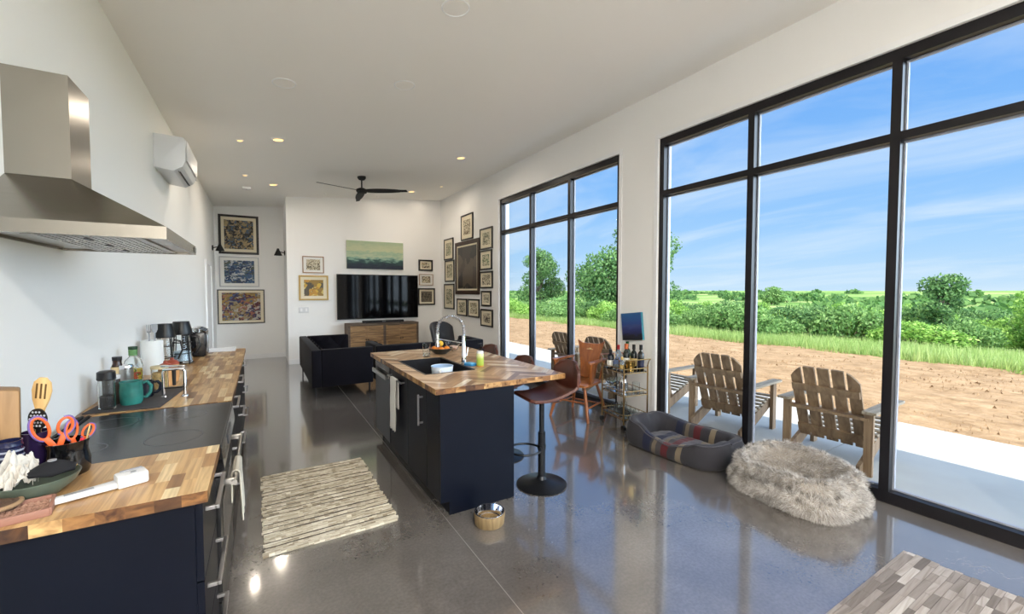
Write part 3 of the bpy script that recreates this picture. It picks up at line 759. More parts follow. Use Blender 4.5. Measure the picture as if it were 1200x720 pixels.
b = B(); b.lathe(pr, seg=24); b.obj('cup', mat('navy_glaze', rgb(26, 30, 62), 0.2), t)
b = B()
for k in range(8): b.lathe([(0.0345, 0.012+k*0.018), (0.0362, 0.0155+k*0.018), (0.0345, 0.019+k*0.018)], seg=24)
b.obj('ribs', mat('pale_blue_glaze', rgb(150, 156, 176), 0.3), t)
PURP = mat('purple_black_glaze', rgb(34, 22, 54), 0.2)
t = thing('utensil_crock', 'dark purple utensil crock beside the wooden knife block', 'crock', on(-0.715, 2.188))
b = B(); b.lathe([(0, 0), (0.034, 0), (0.038, 0.03), (0.037, 0.15), (0.039, 0.17), (0.035, 0.17), (0.033, 0.02), (0, 0.012)], seg=28); b.obj('pot', PURP, t)
def slotted_spoon():
    b = B(); n = 14; L = [(-0.008, 0.0), (0.008, 0.0), (0.008, 0.2), (0.012, 0.235), (0.026, 0.27), (0.031, 0.305), (0.026, 0.335), (0.010, 0.352), (-0.010, 0.352), (-0.026, 0.335), (-0.031, 0.305), (-0.026, 0.27), (-0.012, 0.235), (-0.008, 0.2)]
    b.prism(L, 'y', -0.004, 0.004, bev=0.0015)
    return b
t = thing('slotted_spoon', 'pale wooden slotted spoon standing in the purple utensil crock', 'spoon', (-0.725, 2.195, HT+0.016), -0.4)
b = slotted_spoon(); b.xf(Matrix.Rotation(math.radians(7), 4, 'Y')); b.obj('spoon_blade', WOODL, t)
b = B()
for k in (-1, 0, 1): b.prism([(k*0.014-0.003, 0.275), (k*0.014+0.003, 0.275), (k*0.014+0.003, 0.33), (k*0.014-0.003, 0.33)], 'y', -0.0046, 0.0046)
b.xf(Matrix.Rotation(math.radians(7), 4, 'Y')); b.obj('slots', mat('dark_slot', rgb(96, 70, 36), 0.8), t, smooth=0)
t = thing('skimmer', 'black skimmer with pale round holes standing in the purple utensil crock', 'skimmer', (-0.704, 2.178, HT+0.016), -0.5)
b = B(); b.bar((0, 0, 0), (0, 0, 0.17), 0.012, 0.006, (0, 1, 0))
b.prism([(0.032*math.cos(2*PI*k/24), 0.20+0.038*math.sin(2*PI*k/24)) for k in range(24)], 'y', -0.003, 0.003); b.obj('skimmer_head', BLKPLAST, t)
b = B()
for i in range(-2, 3):
    for j in range(-2, 3):
        if i*i+j*j < 6: b.cyl((i*0.0115+(j%2)*0.005-0.002, -0.0034, 0.20+j*0.0125), (i*0.0115+(j%2)*0.005-0.002, 0.0034, 0.20+j*0.0125), 0.0038, seg=10)
b.obj('holes', mat('pale_hole', rgb(206, 212, 222), 0.6), t)
# pot with scissors
POTB = mat('black_glaze', rgb(12, 12, 15), 0.08, coat=0.6)
t = thing('ceramic_pot', 'glossy black ceramic pot holding scissors at the back of the short worktop', 'pot', on(-0.632, 2.178))
b = B(); b.lathe([(0, 0), (0.058, 0), (0.063, 0.012), (0.064, 0.05), (0.057, 0.085), (0.058, 0.108), (0.063, 0.125), (0.059, 0.125), (0.053, 0.085), (0.058, 0.04), (0.05, 0.012), (0, 0.010)], seg=36); b.obj('pot_body', POTB, t)
ORNG = mat('orange_plastic', rgb(226, 98, 40), 0.4); VIO = mat('violet_grip', rgb(112, 92, 158), 0.45)
def scissors(label, loc, rz, lean, s):
    t = thing('scissors', label, 'scissors', loc, rz)
    M = Matrix.Rotation(lean, 4, 'Y') @ Matrix.Scale(s, 4)
    def loop(cx, cz, rx, rz_, tilt):
        out = []
        for k in range(28):
            a = 2*PI*k/28; x, z = rx*math.cos(a), rz_*math.sin(a)
            out.append((cx+x*math.cos(tilt)-z*math.sin(tilt), 0, cz+x*math.sin(tilt)+z*math.cos(tilt)))
        return out
    b = B(); b.tube(loop(-0.032, 0.178, 0.020, 0.042, 0.15), 0.0048, 8, True); b.tube(loop(0.03, 0.168, 0.019, 0.030, -0.3), 0.0048, 8, True)
    b.bar((-0.024, 0, 0.14), (0.006, 0, 0.07), 0.010, 0.018, (1, 0, 0), bev=0.003); b.bar((0.022, 0, 0.138), (-0.006, 0, 0.07), 0.010, 0.018, (1, 0, 0), bev=0.003)
    b.xf(M); b.obj('handle', ORNG, t)
    b = B(); b.tube(loop(-0.033, 0.178, 0.0245, 0.0475, 0.15)[2:22], 0.004, 8); b.tube(loop(0.031, 0.168, 0.0235, 0.0350, -0.3)[-10:]+loop(0.031, 0.168, 0.0235, 0.0350, -0.3)[:10], 0.004, 8); b.xf(M); b.obj('grip_edge', VIO, t)
    b = B(); b.bar((0.004, 0.002, 0.076), (-0.006, 0.002, 0.004), 0.004, 0.015, (1, 0, 0)); b.bar((-0.004, -0.002, 0.076), (0.005, -0.002, 0.004), 0.004, 0.015, (1, 0, 0)); b.xf(M); b.obj('blades', STEEL, t, smooth=0)
scissors('larger orange and violet scissors with a tall finger loop, left in the black pot', (-0.645, 2.172, HT+0.0105), 0.45, -0.10, 1.0)
scissors('smaller orange and violet scissors leaning right in the black pot', (-0.622, 2.186, HT+0.0105), 0.75, 0.20, 0.82)
t = thing('marker_pen', 'red capped marker pen in the black ceramic pot', 'pen', (-0.606, 2.158, HT+0.0115), 0.0)
b = B(); b.cyl((0, 0, 0), (0.022, -0.004, 0.11), 0.0055, seg=12); b.obj('barrel', BLKPLAST, t)
b = B(); b.cyl((0.0165, -0.003, 0.083), (0.0236, -0.0042, 0.12), 0.0068, 0.006, seg=12); b.obj('cap', mat('red_plastic', rgb(208, 40, 66), 0.4), t)
t = thing('wooden_skewer', 'thin pale stick leaning out of the black ceramic pot', 'stick', (-0.60, 2.17, HT+0.0115))
b = B(); b.cyl((0, 0.008, 0), (0.028, 0.02, 0.15), 0.0025, seg=8); b.obj('shaft', WOODL, t)
b = B(); b.cyl((0.028, 0.02, 0.15), (0.0298, 0.0208, 0.16), 0.0025, 0.0008, seg=8); b.obj('tip', WOODL, t)
# bowl with things
BOWLG = mat('green_grey_glaze', rgb(92, 104, 92), 0.3, var=0.25, vscale=14)
t = thing('ceramic_bowl', 'grey-green ceramic bowl holding paper and a black cap on the short worktop', 'bowl', on(-0.655, 1.995))
b = B(); b.lathe([(0, 0.0), (0.055, 0), (0.06, 0.006), (0.095, 0.035), (0.108, 0.062), (0.104, 0.063), (0.09, 0.04), (0.055, 0.012), (0, 0.010)], seg=40); b.obj('bowl_body', BOWLG, t)
def crumple(cx, cy, cz, rx, ry, rz, seed, name, m, label, cat):
    b = B(); b.ball((0,0,0), (rx, ry, rz), 26, 14)
    for v in b.bm.verts:
        n = mn.noise(v.co*28+Vector((seed, 0, 0))); v.co *= 1+0.28*n+0.16*mn.noise(v.co*70)
    return tag(b.obj(name, m, loc=(cx, cy, cz), smooth=25), label, cat)
t = thing('paper_napkin', 'crumpled white paper napkin standing in the green bowl, nearest the wall', 'napkin', (-0.694, 1.998, HT+0.056), 0.6)
def crease(u, v):
    x, y = (u-0.5)*0.085, (v-0.5)*0.13
    q = Vector((u*4.2, v*4.6, 1.3)); f = abs(mn.noise(q))+0.5*abs(mn.noise(q*2.1))
    return (x+0.02*mn.noise(q+Vector((5, 0, 0))), y*0.52+0.016*mn.noise(q+Vector((0, 7, 0))), 0.02+0.075*f+0.05*(v-0.4)-0.6*abs(x))
b = B(); b.grid(crease, 40, 44); o = b.obj('sheet', mat('white_paper', rgb(196, 194, 188), 0.85), t, smooth=22); solid(o, 0.001)
def crease2(u, v):
    x, y, z = crease(v, u); return (x*0.8-0.012, y*0.7-0.03, z*0.7-0.002)
b = B(); b.grid(crease2, 30, 30); o = b.obj('folded_corner', mat('paper_fold', rgb(206, 200, 190), 0.85), t, smooth=22); solid(o, 0.001)
t = thing('face_mask', 'folded black fabric mask with a round grey button in the green bowl', 'mask', (-0.612, 1.985, HT+0.083), 0.2)
b = B()
def maskf(u, v):
    x = (u-0.5)*0.108; y = (v-0.5)*0.09*(1-0.75*abs(u-0.5)*1.3)
    return (x, y, 0.012*math.cos((u-0.5)*PI)*math.cos((v-0.5)*PI)*2-0.25*abs(y))
b.grid(maskf, 22, 14); o = b.obj('mask_fabric', mat('black_cloth', rgb(20, 21, 26), 0.9), t); solid(o, 0.012)
b = B(); b.lathe([(0.011, 0), (0.011, 0.004), (0.006, 0.005), (0, 0.005)], (0, -0.004, 0.029), 20); b.obj('button', GREYP, t)
t = thing('rubber_band_ring', 'pale ring lying on the rim of the green bowl', 'ring', (-0.588, 2.052, HT+0.066))
b = B(); b.tube([(0.014*math.cos(2*PI*k/20), 0.014*math.sin(2*PI*k/20), 0.0) for k in range(20)], 0.0025, 6, True); b.obj('loop', WOODL, t)
b = B(); b.ball((0.014, 0, 0), 0.004, 8, 6); b.obj('knot', WOODL, t)
# wicker basket
WICK = mat_wood('pinkish_wicker', rgb(128, 92, 76), rgb(176, 138, 118), 'X', 0.8)
t = thing('wicker_tray', 'small pinkish woven tray at the left front of the short worktop', 'tray', on(-0.655, 1.835), 0.2)
b = B()
for k in range(12):
    x = -0.075+k*0.0136
    b.tube([(x, -0.055+j*0.01, 0.010+0.0035*(1 if (j+k) % 2 else -1)) for j in range(12)], 0.004, 6)
for j in range(11):
    y = -0.05+j*0.01
    b.tube([(-0.078+k*0.0136, y, 0.010+0.0035*(-1 if (j+k) % 2 else 1)) for k in range(13)], 0.003, 6)
b.obj('woven_panel', WICK, t)
b = B(); fr = [(-0.082, -0.06, 0.012), (0.082, -0.06, 0.012), (0.082, 0.06, 0.012), (-0.082, 0.06, 0.012)]
for i in range(4): b.bar(fr[i], fr[(i+1) % 4], 0.009, 0.024, bev=0.002)
b.obj('frame', mat('pink_wood', rgb(150, 108, 92), 0.6), t)
t = thing('hot_pad', 'thick brown woven pad stacked on the pinkish tray', 'pad', (-0.70, 1.87, HT+0.025), 0.2)
b = B()
for k in range(5): b.tube([( (0.01+k*0.009)*math.cos(2*PI*j/24), (0.01+k*0.009)*math.sin(2*PI*j/24), 0.006) for j in range(24)], 0.006, 8, True)
b.obj('coil', mat('brown_cord', rgb(86, 66, 52), 0.9), t)
b = B(); b.tube([(0.051*math.cos(2*PI*j/28), 0.051*math.sin(2*PI*j/28), 0.007) for j in range(28)], 0.0065, 8, True); b.obj('border', mat('tan_cord', rgb(150, 122, 92), 0.9), t)
# white tool
t = thing('vacuum_sealer', 'white plastic handheld kitchen tool lying flat on the short worktop', 'kitchen tool', on(-0.475, 1.915), math.atan2(0.085, 0.205))
b = B(); b.prism([(-0.12, -0.010), (-0.112, -0.018), (0.035, -0.024), (0.035, 0.024), (-0.112, 0.012), (-0.12, 0.004)], 'z', 0.004, 0.022, bev=0.004); b.obj('blade_housing', WHITEP, t)
b = B(); b.box(0.034, -0.030, 0.0, 0.118, 0.034, 0.042, bev=0.007); b.obj('handle', WHITEP, t)
b = B(); b.box(-0.09, -0.011, 0.0221, -0.02, 0.004, 0.0235, bev=0.0005); b.obj('grey_label', GREYP, t)
b = B(); b.box(0.05, 0.02, 0.0421, 0.11, 0.03, 0.046, bev=0.001); b.lathe([(0, 0.042), (0.008, 0.042), (0.008, 0.045), (0, 0.045)], (0.08, -0.006, 0), 16); b.obj('buttons', GREYP, t)

# ---------------------------------------------------------------- things on the long worktop
t = thing('slate_board', 'dark slate board under the green mug on the long worktop', 'board', on(-0.66, 3.42), -0.1)
b = B(); b.box(-0.17, -0.27, 0, 0.17, 0.27, 0.008, bev=0.002); b.obj('slab', mat('slate', rgb(58, 56, 58), 0.7, var=0.2), t)
b = B()
for x in (-0.1, 0.1): b.bar((x, -0.272, 0.004), (x, -0.276, 0.004), 0.03, 0.005)
b.obj('end_clips', BLKMATT, t, smooth=0)
ZB = HT+0.0085
t = thing('pepper_mill', 'tall clear grinder jar with a black lid, nearest the range on the long worktop', 'grinder', (-0.765, 3.225, ZB))
b = B(); b.lathe([(0, 0), (0.036, 0), (0.038, 0.01), (0.036, 0.165), (0.033, 0.165), (0.033, 0.012), (0, 0.008)], seg=28); b.obj('jar', GLASS, t)
b = B(); b.lathe([(0, 0.0085), (0.032, 0.0125), (0.032, 0.075), (0, 0.085)], seg=24); b.obj('peppercorns', mat('peppercorn', rgb(38, 32, 32), 0.9, bump=0.8, bscale=200), t)
b = B(); b.lathe([(0, 0.165), (0.038, 0.165), (0.042, 0.17), (0.040, 0.212), (0.03, 0.218), (0, 0.218)], seg=28); b.obj('lid', BLKPLAST, t)
def mug(name, label, loc, r, h, m, rz):
    t = thing(name, label, 'mug', loc, rz)
    b = B(); b.lathe([(0, 0), (r*0.85, 0), (r*0.98, h*0.12), (r, h*0.5), (r*0.95, h*0.92), (r, h), (r*0.92, h), (r*0.88, h*0.9), (r*0.9, h*0.12), (0, h*0.06)], seg=32); b.obj('cup', m, t)
    b = B(); b.tube([(r*0.96, 0, h*0.85), (r*1.35, 0, h*0.9), (r*1.7, 0, h*0.68), (r*1.62, 0, h*0.4), (r*1.25, 0, h*0.2), (r*0.97, 0, h*0.22)], [0.008, 0.009, 0.010, 0.010, 0.009, 0.008], 10); b.obj('handle', m, t)
mug('mug', 'large teal green glazed mug on the slate board', (-0.675, 3.30, ZB), 0.055, 0.135, mat('teal_glaze', rgb(42, 112, 104), 0.25, var=0.3, vscale=12), 0.45)
mug('mug', 'dark blue-black mug standing behind the teal green mug', (-0.645, 3.475, ZB), 0.046, 0.10, mat('dark_glaze', rgb(30, 34, 46), 0.25), 0.3)
t = thing('storage_jar', 'glass jar with a white lid between the grinder and the teal mug', 'jar', (-0.775, 3.345, ZB))
b = B(); b.lathe([(0, 0), (0.04, 0), (0.042, 0.01), (0.042, 0.14), (0.038, 0.15), (0.036, 0.14), (0.038, 0.012), (0, 0.006)], seg=28); b.obj('jar_body', mat('dark_contents', rgb(60, 54, 50), 0.2), t)
b = B(); b.lathe([(0, 0.15), (0.043, 0.15), (0.044, 0.168), (0.04, 0.172), (0, 0.172)], seg=28); b.obj('lid', WHITEP, t)
t = thing('sauce_bottle', 'small dark bottle with a cream label and black cap behind the white-lidded jar', 'bottle', on(-0.80, 3.60))
b = B(); b.lathe([(0, 0), (0.03, 0), (0.031, 0.01), (0.031, 0.19), (0.022, 0.215), (0.022, 0.235), (0, 0.235)], seg=24); b.obj('bottle_body', mat('brown_glass', rgb(48, 26, 14), 0.1), t)
b = B(); b.lathe([(0.0315, 0.15), (0.0318, 0.15), (0.0318, 0.195), (0.0312, 0.195)], seg=24); b.obj('label', mat('cream_label', rgb(216, 196, 150), 0.6), t)
b = B(); b.lathe([(0, 0.235), (0.024, 0.235), (0.025, 0.258), (0, 0.26)], seg=24); b.obj('cap', BLKPLAST, t)
t = thing('steel_shaker', 'brushed steel shaker behind the teal green mug', 'shaker', on(-0.755, 3.585))
b = B(); b.lathe([(0, 0), (0.03, 0), (0.034, 0.02), (0.036, 0.18), (0, 0.18)], seg=24); b.obj('body', STEEL, t)
b = B(); b.lathe([(0.037, 0.18), (0.038, 0.195), (0.034, 0.205), (0, 0.208)], seg=24); b.obj('lid', CHROME, t)
t = thing('oil_bottle', 'clear bottle of oil with lemon and herbs and a green cap', 'bottle', on(-0.79, 3.94))
b = B(); b.lathe([(0, 0), (0.05, 0), (0.054, 0.01), (0.054, 0.15), (0.045, 0.19), (0.022, 0.215), (0.020, 0.25), (0.017, 0.25), (0.018, 0.212), (0.04, 0.186), (0.049, 0.148), (0.049, 0.014), (0, 0.01)], seg=32); b.obj('bottle_body', GLASS, t)
b = B(); b.lathe([(0, 0.0115), (0.048, 0.015), (0.048, 0.128), (0, 0.13)], seg=28); b.obj('oil', mat_cells('herb_oil', [rgb(208, 190, 60), rgb(150, 170, 50), rgb(222, 200, 96), rgb(190, 80, 50), rgb(96, 130, 40)], 34, rough=0.2), t)
b = B(); b.lathe([(0, 0.222), (0.0245, 0.222), (0.0255, 0.262), (0, 0.264)], seg=24); b.obj('neck_seal', mat('green_seal', rgb(96, 140, 84), 0.4), t)
b = B(); b.lathe([(0, 0.2645), (0.026, 0.2645), (0.026, 0.285), (0, 0.287)], seg=24); b.obj('cap', mat('dark_green_cap', rgb(28, 62, 34), 0.4), t)
t = thing('bamboo_jar', 'glass jar of pasta with a flat bamboo lid beside the dark mug', 'jar', on(-0.61, 3.72))
b = B(); b.lathe([(0, 0), (0.045, 0), (0.047, 0.01), (0.047, 0.145), (0.043, 0.145), (0.043, 0.01), (0, 0.006)], seg=28); b.obj('jar_body', GLASS, t)
b = B(); b.lathe([(0, 0.0075), (0.042, 0.0115), (0.042, 0.12), (0, 0.123)], seg=24); b.obj('contents', mat('pale_grain', rgb(206, 172, 116), 0.8, var=0.3, vscale=60), t)
b = B(); b.lathe([(0, 0.1455), (0.049, 0.1455), (0.05, 0.152), (0.05, 0.163), (0, 0.165)], seg=28); b.obj('lid', mat('bamboo', rgb(206, 190, 150), 0.5), t)
TERR = mat('terracotta_lid', rgb(150, 66, 46), 0.5); TAN = mat('tan_clay', rgb(196, 146, 92), 0.6, var=0.15)
for nm, lab, x, y in (('salt_jar', 'tan clay jar with a low reddish domed lid, left of the chrome press', -0.60, 3.86), ('salt_jar', 'tan clay jar with a reddish domed lid standing behind the chrome press', -0.585, 4.02)):
    t = thing(nm, lab, 'jar', on(x, y))
    b = B(); b.lathe([(0, 0), (0.036, 0), (0.043, 0.03), (0.043, 0.12), (0.04, 0.13), (0, 0.13)], seg=28); b.obj('jar_body', TAN, t)
    b = B(); b.lathe([(0.044, 0.13), (0.043, 0.138), (0.03, 0.155), (0.012, 0.163), (0.012, 0.172), (0.008, 0.178), (0, 0.179)], seg=28); b.obj('lid', TERR, t)
t = thing('lever_press', 'small chrome lever press standing on the butcher block', 'press', on(-0.49, 3.42), PI/2-0.1)
b = B()
for y in (-0.055, 0.055):
    b.tube([(0, y, 0.004), (0, y*1.02, 0.16), (0, y*0.8, 0.178)], 0.0085, 12); b.lathe([(0, 0), (0.02, 0), (0.018, 0.006), (0.009, 0.012), (0, 0.012)], (0, y, 0), 20)
b.bar((0, -0.058, 0.178), (0, 0.058, 0.178), 0.03, 0.014, bev=0.004); b.obj('frame', CHROME, t)
b = B(); b.bar((0, -0.06, 0.194), (0.01, 0.07, 0.20), 0.016, 0.012, bev=0.004); b.obj('lever', CHROME, t)
b = B(); b.cyl((0, 0, 0.171), (0, 0, 0.075), 0.012, 0.009); b.bar((0, -0.046, 0.06), (0, 0.046, 0.06), 0.022, 0.008); b.obj('plunger', BLKPLAST, t)
t = thing('utensil_crock', 'tall white crock with grey utensils standing against the left wall', 'crock', on(-0.775, 4.47))
b = B(); b.lathe([(0, 0), (0.07, 0), (0.074, 0.01), (0.074, 0.27), (0.07, 0.275), (0.064, 0.27), (0.064, 0.02), (0, 0.012)], seg=36); b.obj('pot', mat('white_ceramic', rgb(228, 230, 228), 0.25), t)
for dx, dy, kind, lab in ((-0.02, 0.01, 0, 'grey fork standing left in the tall white crock'), (0.02, -0.01, 1, 'grey spatula standing right in the tall white crock')):
    u = thing('fork' if kind == 0 else 'spatula', lab, 'utensil', (-0.775+dx, 4.47+dy, HT+0.018), 0.4)
    b = B(); b.bar((0, 0, 0), (0, 0, 0.32), 0.009, 0.006, (0, 1, 0)); b.obj('handle', GREYP, u)
    b = B()
    if kind == 0:
        b.bar((-0.014, 0, 0.325), (0.014, 0, 0.325), 0.005, 0.01)
        for k in (-1, 0, 1): b.bar((k*0.012, 0, 0.33), (k*0.012, 0, 0.385), 0.005, 0.005, (0, 1, 0))
    else: b.prism([(-0.01, 0.32), (0.01, 0.32), (0.02, 0.345), (0.02, 0.39), (-0.02, 0.39), (-0.02, 0.345)], 'y', -0.002, 0.002)
    b.obj('tines' if kind == 0 else 'blade', GREYP, u)
def carafe(label, loc, r, full):
    t = thing('coffee_carafe', label, 'carafe', loc)
    b = B(); b.lathe([(0, 0.012), (r, 0.012), (r*1.02, 0.03), (r*0.72, 0.26), (r*0.68, 0.26), (r*0.96, 0.03), (0, 0.02)], seg=32); b.obj('glass_body', GLASS, t)
    b = B(); b.lathe([(r*1.08, 0.275), (r*1.1, 0.29), (r*0.82, 0.385), (r*0.78, 0.395), (0, 0.398), ], seg=32); b.lathe([(0, 0.272), (r*1.08, 0.275)], seg=32); b.obj('lid', BLKPLAST, t)
    b = B()
    for k in range(4):
        a = PI/4+k*PI/2; b.tube([(r*1.12*math.cos(a), r*1.12*math.sin(a), 0.0), (r*1.12*math.cos(a), r*1.12*math.sin(a), 0.03), (r*0.86*math.cos(a), r*0.86*math.sin(a), 0.276)], 0.0045, 8)
    for z, rr in ((0.012, 1.12), (0.10, 1.045), (0.20, 0.94)): b.tube([(r*rr*math.cos(2*PI*k/28), r*rr*math.sin(2*PI*k/28), z) for k in range(28)], 0.0035, 6, True)
    b.obj('wire_frame', BLKMATT, t)
    b = B(); b.tube([(r*0.95, 0, 0.25), (r*1.6, 0, 0.24), (r*1.8, 0, 0.16), (r*1.3, 0, 0.08)], 0.007, 8); b.obj('handle', BLKPLAST, t)
    if full:
        b = B(); b.lathe([(0, 0.0215), (r*0.93, 0.0305), (r*0.84, 0.12), (0, 0.121)], seg=28); b.obj('water', mat('bluish_water', rgb(176, 196, 214), 0.1), t)
carafe('glass carafe with black conical lid beside the white crock', on(-0.725, 4.68), 0.066, False)
carafe('glass carafe with black conical lid, the one nearer the dark toaster', on(-0.645, 4.95), 0.078, True)
t = thing('toaster', 'tall black appliance with an arched chrome top at the end of the long worktop', 'toaster', on(-0.60, 5.50))
b = B(); b.box(-0.10, -0.16, 0.008, 0.10, 0.16, 0.255, bev=0.012)
for x in (-0.07, 0.07):
    for y in (-0.12, 0.12): b.cyl((x, y, 0), (x, y, 0.01), 0.012, seg=10)
b.obj('body', mat('black_enamel', rgb(16, 17, 22), 0.2), t)
b = B(); n = 14; ar = [(-0.10+0.2*k/n, 0.2555+0.055*math.sin(PI*(0.05+0.95*(1-k/n)))*(1-0.3*k/n)) for k in range(n+1)]
b.prism([(-0.10, 0.2555)]+ar+[(0.10, 0.2555)], 'y', -0.16, 0.16); b.obj('arched_top', CHROME, t)
b = B(); b.box(-0.07, -0.1635, 0.06, 0.07, -0.1605, 0.22, bev=0.001); b.obj('window_panel', BLKGLASS, t)
b = B(); b.tube([(0.101, -0.12, 0.06), (0.112, -0.12, 0.07), (0.112, -0.12, 0.22), (0.101, -0.12, 0.23)], 0.005, 8); b.obj('handle', NICKEL, t)
t = thing('shallow_tray', 'flat white tray on the far end of the long worktop', 'tray', on(-0.39, 5.78))
b = B(); b.box(-0.13, -0.09, 0, 0.13, 0.09, 0.006, bev=0.002); b.obj('base', WHITEP, t)
b = B()
for a, c in (((-0.13, -0.085), (0.13, -0.085)), ((-0.13, 0.085), (0.13, 0.085)), ((-0.125, -0.08), (-0.125, 0.08)), ((0.125, -0.08), (0.125, 0.08))): b.bar((a[0], a[1], 0.016), (c[0], c[1], 0.016), 0.01, 0.02)
b.obj('rim', WHITEP, t, smooth=0)

# ================================================================ ISLAND
IX0, IX1, IY0, IY1 = 1.06, 1.66, 2.765, 4.70
t = thing('kitchen_island', 'navy kitchen island cabinet with plain side panels under the herringbone top', 'island', (1.36, 3.75, 0))
ox, oy = 1.36, 3.75
b = B(); x0, x1, y0, y1 = IX0-ox, IX1-ox, IY0-oy, IY1-oy
b.box(x0+0.022, y0+0.02, 0.10, x1-0.02, 4.10-oy, 0.64)
b.box(x0+0.022, y0+0.02, 0.64, x1-0.02, 3.20-oy, 0.879); b.box(x0+0.022, y0+0.42, 0.64, x0+0.034, 4.10-oy, 0.879); b.box(x1-0.034, y0+0.42, 0.64, x1-0.02, 4.10-oy, 0.879)
b.box(x0+0.034, 4.095-oy, 0.64, x1-0.034, 4.10-oy, 0.879); b.box(x0+0.07, y0+0.02, 0.0, x1-0.02, 4.10-oy, 0.10)
b.box(x1-0.06, 4.10-oy, 0.0, x1-0.02, y1-0.02, 0.879)
b.obj('body', NAVY, t, smooth=0)
b = B(); b.prism([(x0+0.065, 0.0), (x1, 0.0), (x1, 0.879), (x0, 0.879), (x0, 0.10), (x0+0.065, 0.10)], 'y', y0, y0+0.0195, bev=0.001); b.obj('side_panel', NAVY, t, smooth=0)
b = B(); b.prism([(x0+0.065, 0.0), (x1, 0.0), (x1, 0.879), (x0, 0.879), (x0, 0.10), (x0+0.065, 0.10)], 'y', y1-0.0195, y1, bev=0.001); b.obj('side_panel', NAVY, t, smooth=0)
b = B(); b.box(x1-0.0195, y0+0.02, 0.0, x1, y1-0.02, 0.879); b.obj('back_panel', NAVY, t, smooth=0)
for a, c, hy in ((2.79, 3.05, None), (3.055, 3.52, 3.14), (3.525, 4.09, 3.98)):
    d = B(); d.box(x0, a-oy, 0.105, x0+0.0215, c-oy, 0.872, bev=0.0015); f = d.obj('door', NAVY, t, smooth=0)
    if hy == 3.14:
        h = B(); h.bar((x0-0.035, hy-oy, 0.56), (x0-0.035, hy-oy, 0.80), 0.014, 0.014, (1, 0, 0), bev=0.002)
        for z in (0.58, 0.78): h.bar((x0, hy-oy, z), (x0-0.035, hy-oy, z), 0.012, 0.012)
        h.obj('handle', NICKEL, f, smooth=0)
    elif hy:
        h = B(); h.tube([(x0-0.035, 3.60-oy, 0.80), (x0-0.035, 4.05-oy, 0.80)], 0.007, 10)
        for q in (3.62, 4.03): h.bar((x0, q-oy, 0.80), (x0-0.035, q-oy, 0.80), 0.012, 0.012)
        h.obj('handle', NICKEL, f)
t = thing('dishwasher', 'dark dishwasher with a steel bar handle built into the far end of the island', 'dishwasher', (1.09, 4.39, 0))
DWST = mat('dark_stainless', rgb(70, 70, 74), 0.3, metal=1.0, var=0.08, vscale=2, vstretch=(1, 1, 30))
b = B(); b.box(0.0, -0.285, 0.1, 0.49, 0.285, 0.868); b.box(0.05, -0.28, 0.0, 0.45, 0.28, 0.1); b.obj('tub', BLKPLAST, t, smooth=0)
b = B(); b.box(-0.035, -0.283, 0.11, -0.0005, 0.283, 0.868, bev=0.003); d = b.obj('door', DWST, t, smooth=0)
b = B(); b.box(-0.0365, -0.275, 0.80, -0.0352, 0.275, 0.86); b.obj('control_strip', BLKGLASS, d, smooth=0)
b = B(); b.box(-0.075, -0.275, 0.735, -0.06, 0.275, 0.775, bev=0.003)
for y in (-0.25, 0.25): b.box(-0.062, y-0.015, 0.742, -0.0352, y+0.015, 0.768)
b.obj('handle', STEEL, d, smooth=0)
# island top with the sink cut-out
SX0, SX1, SY0, SY1 = 1.125, 1.565, 3.27, 4.06
def island_top():
    b = B(); x0, y0, x1, y1 = 1.02, 2.745, 2.14, 4.76; z0, z1 = 0.88, HT
    for r in ((x0, y0, SX0, y1), (SX1, y0, x1, y1), (SX0, y0, SX1, SY0), (SX0, SY1, SX1, y1)): herring(b, *r, z1)
    random.seed(3); b.mi = 1
    edge_blocks(b, (x0,y0,0), (x1,y0,0), z0, z1, 0.075); edge_blocks(b, (x1,y0,0), (x1,y1,0), z0, z1, 0.075)
    edge_blocks(b, (x1,y1,0), (x0,y1,0), z0, z1, 0.075); edge_blocks(b, (x0,y1,0), (x0,y0,0), z0, z1, 0.075)
    edge_blocks(b, (SX0,SY0,0), (SX0,SY1,0), z0, z1, 0.075); edge_blocks(b, (SX0,SY1,0), (SX1,SY1,0), z0, z1, 0.075)
    edge_blocks(b, (SX1,SY1,0), (SX1,SY0,0), z0, z1, 0.075); edge_blocks(b, (SX1,SY0,0), (SX0,SY0,0), z0, z1, 0.075)
    for r in ((x0, y0, SX0, y1), (SX1, y0, x1, y1), (SX0, y0, SX1, SY0), (SX0, SY1, SX1, y1)): b.poly([(r[0],r[1],z0),(r[0],r[3],z0),(r[2],r[3],z0),(r[2],r[1],z0)])
    return tag(b.obj('island_top', [HERR, ENDGRAIN], smooth=0, recalc=False), 'herringbone butcher block top of the navy island, overhanging at the stools', 'worktop')
island_top()
SINKM = mat('black_composite', rgb(24, 25, 30), 0.35, var=0.1, vscale=80)
t = thing('sink', 'black composite sink set into the herringbone island top', 'sink', ((SX0+SX1)/2, (SY0+SY1)/2, 0))
a, c = (SX1-SX0)/2-0.002, (SY1-SY0)/2-0.002; w = 0.012; zb = 0.70
b = B(); b.box(-a, -c, zb-0.012, a, c, zb); b.box(-a, -c, zb, -a+w, c, HT+0.002); b.box(a-w, -c, zb, a, c, HT+0.002); b.box(-a+w, -c, zb, a-w, -c+w, HT+0.002); b.box(-a+w, c-w, zb, a-w, c, HT+0.002)
b.obj('basin', SINKM, t, smooth=0)
b = B(); b.lathe([(0, zb+0.001), (0.04, zb+0.001), (0.045, zb+0.004), (0.03, zb+0.006), (0, zb+0.003)], (0, 0.1, 0), 24); b.obj('drain', STEEL, t)
b = B(); b.bar((a+0.003, -c, HT+0.003), (a+0.003, c, HT+0.003), 0.014, 0.005); b.obj('rim', SINKM, t, smooth=0)
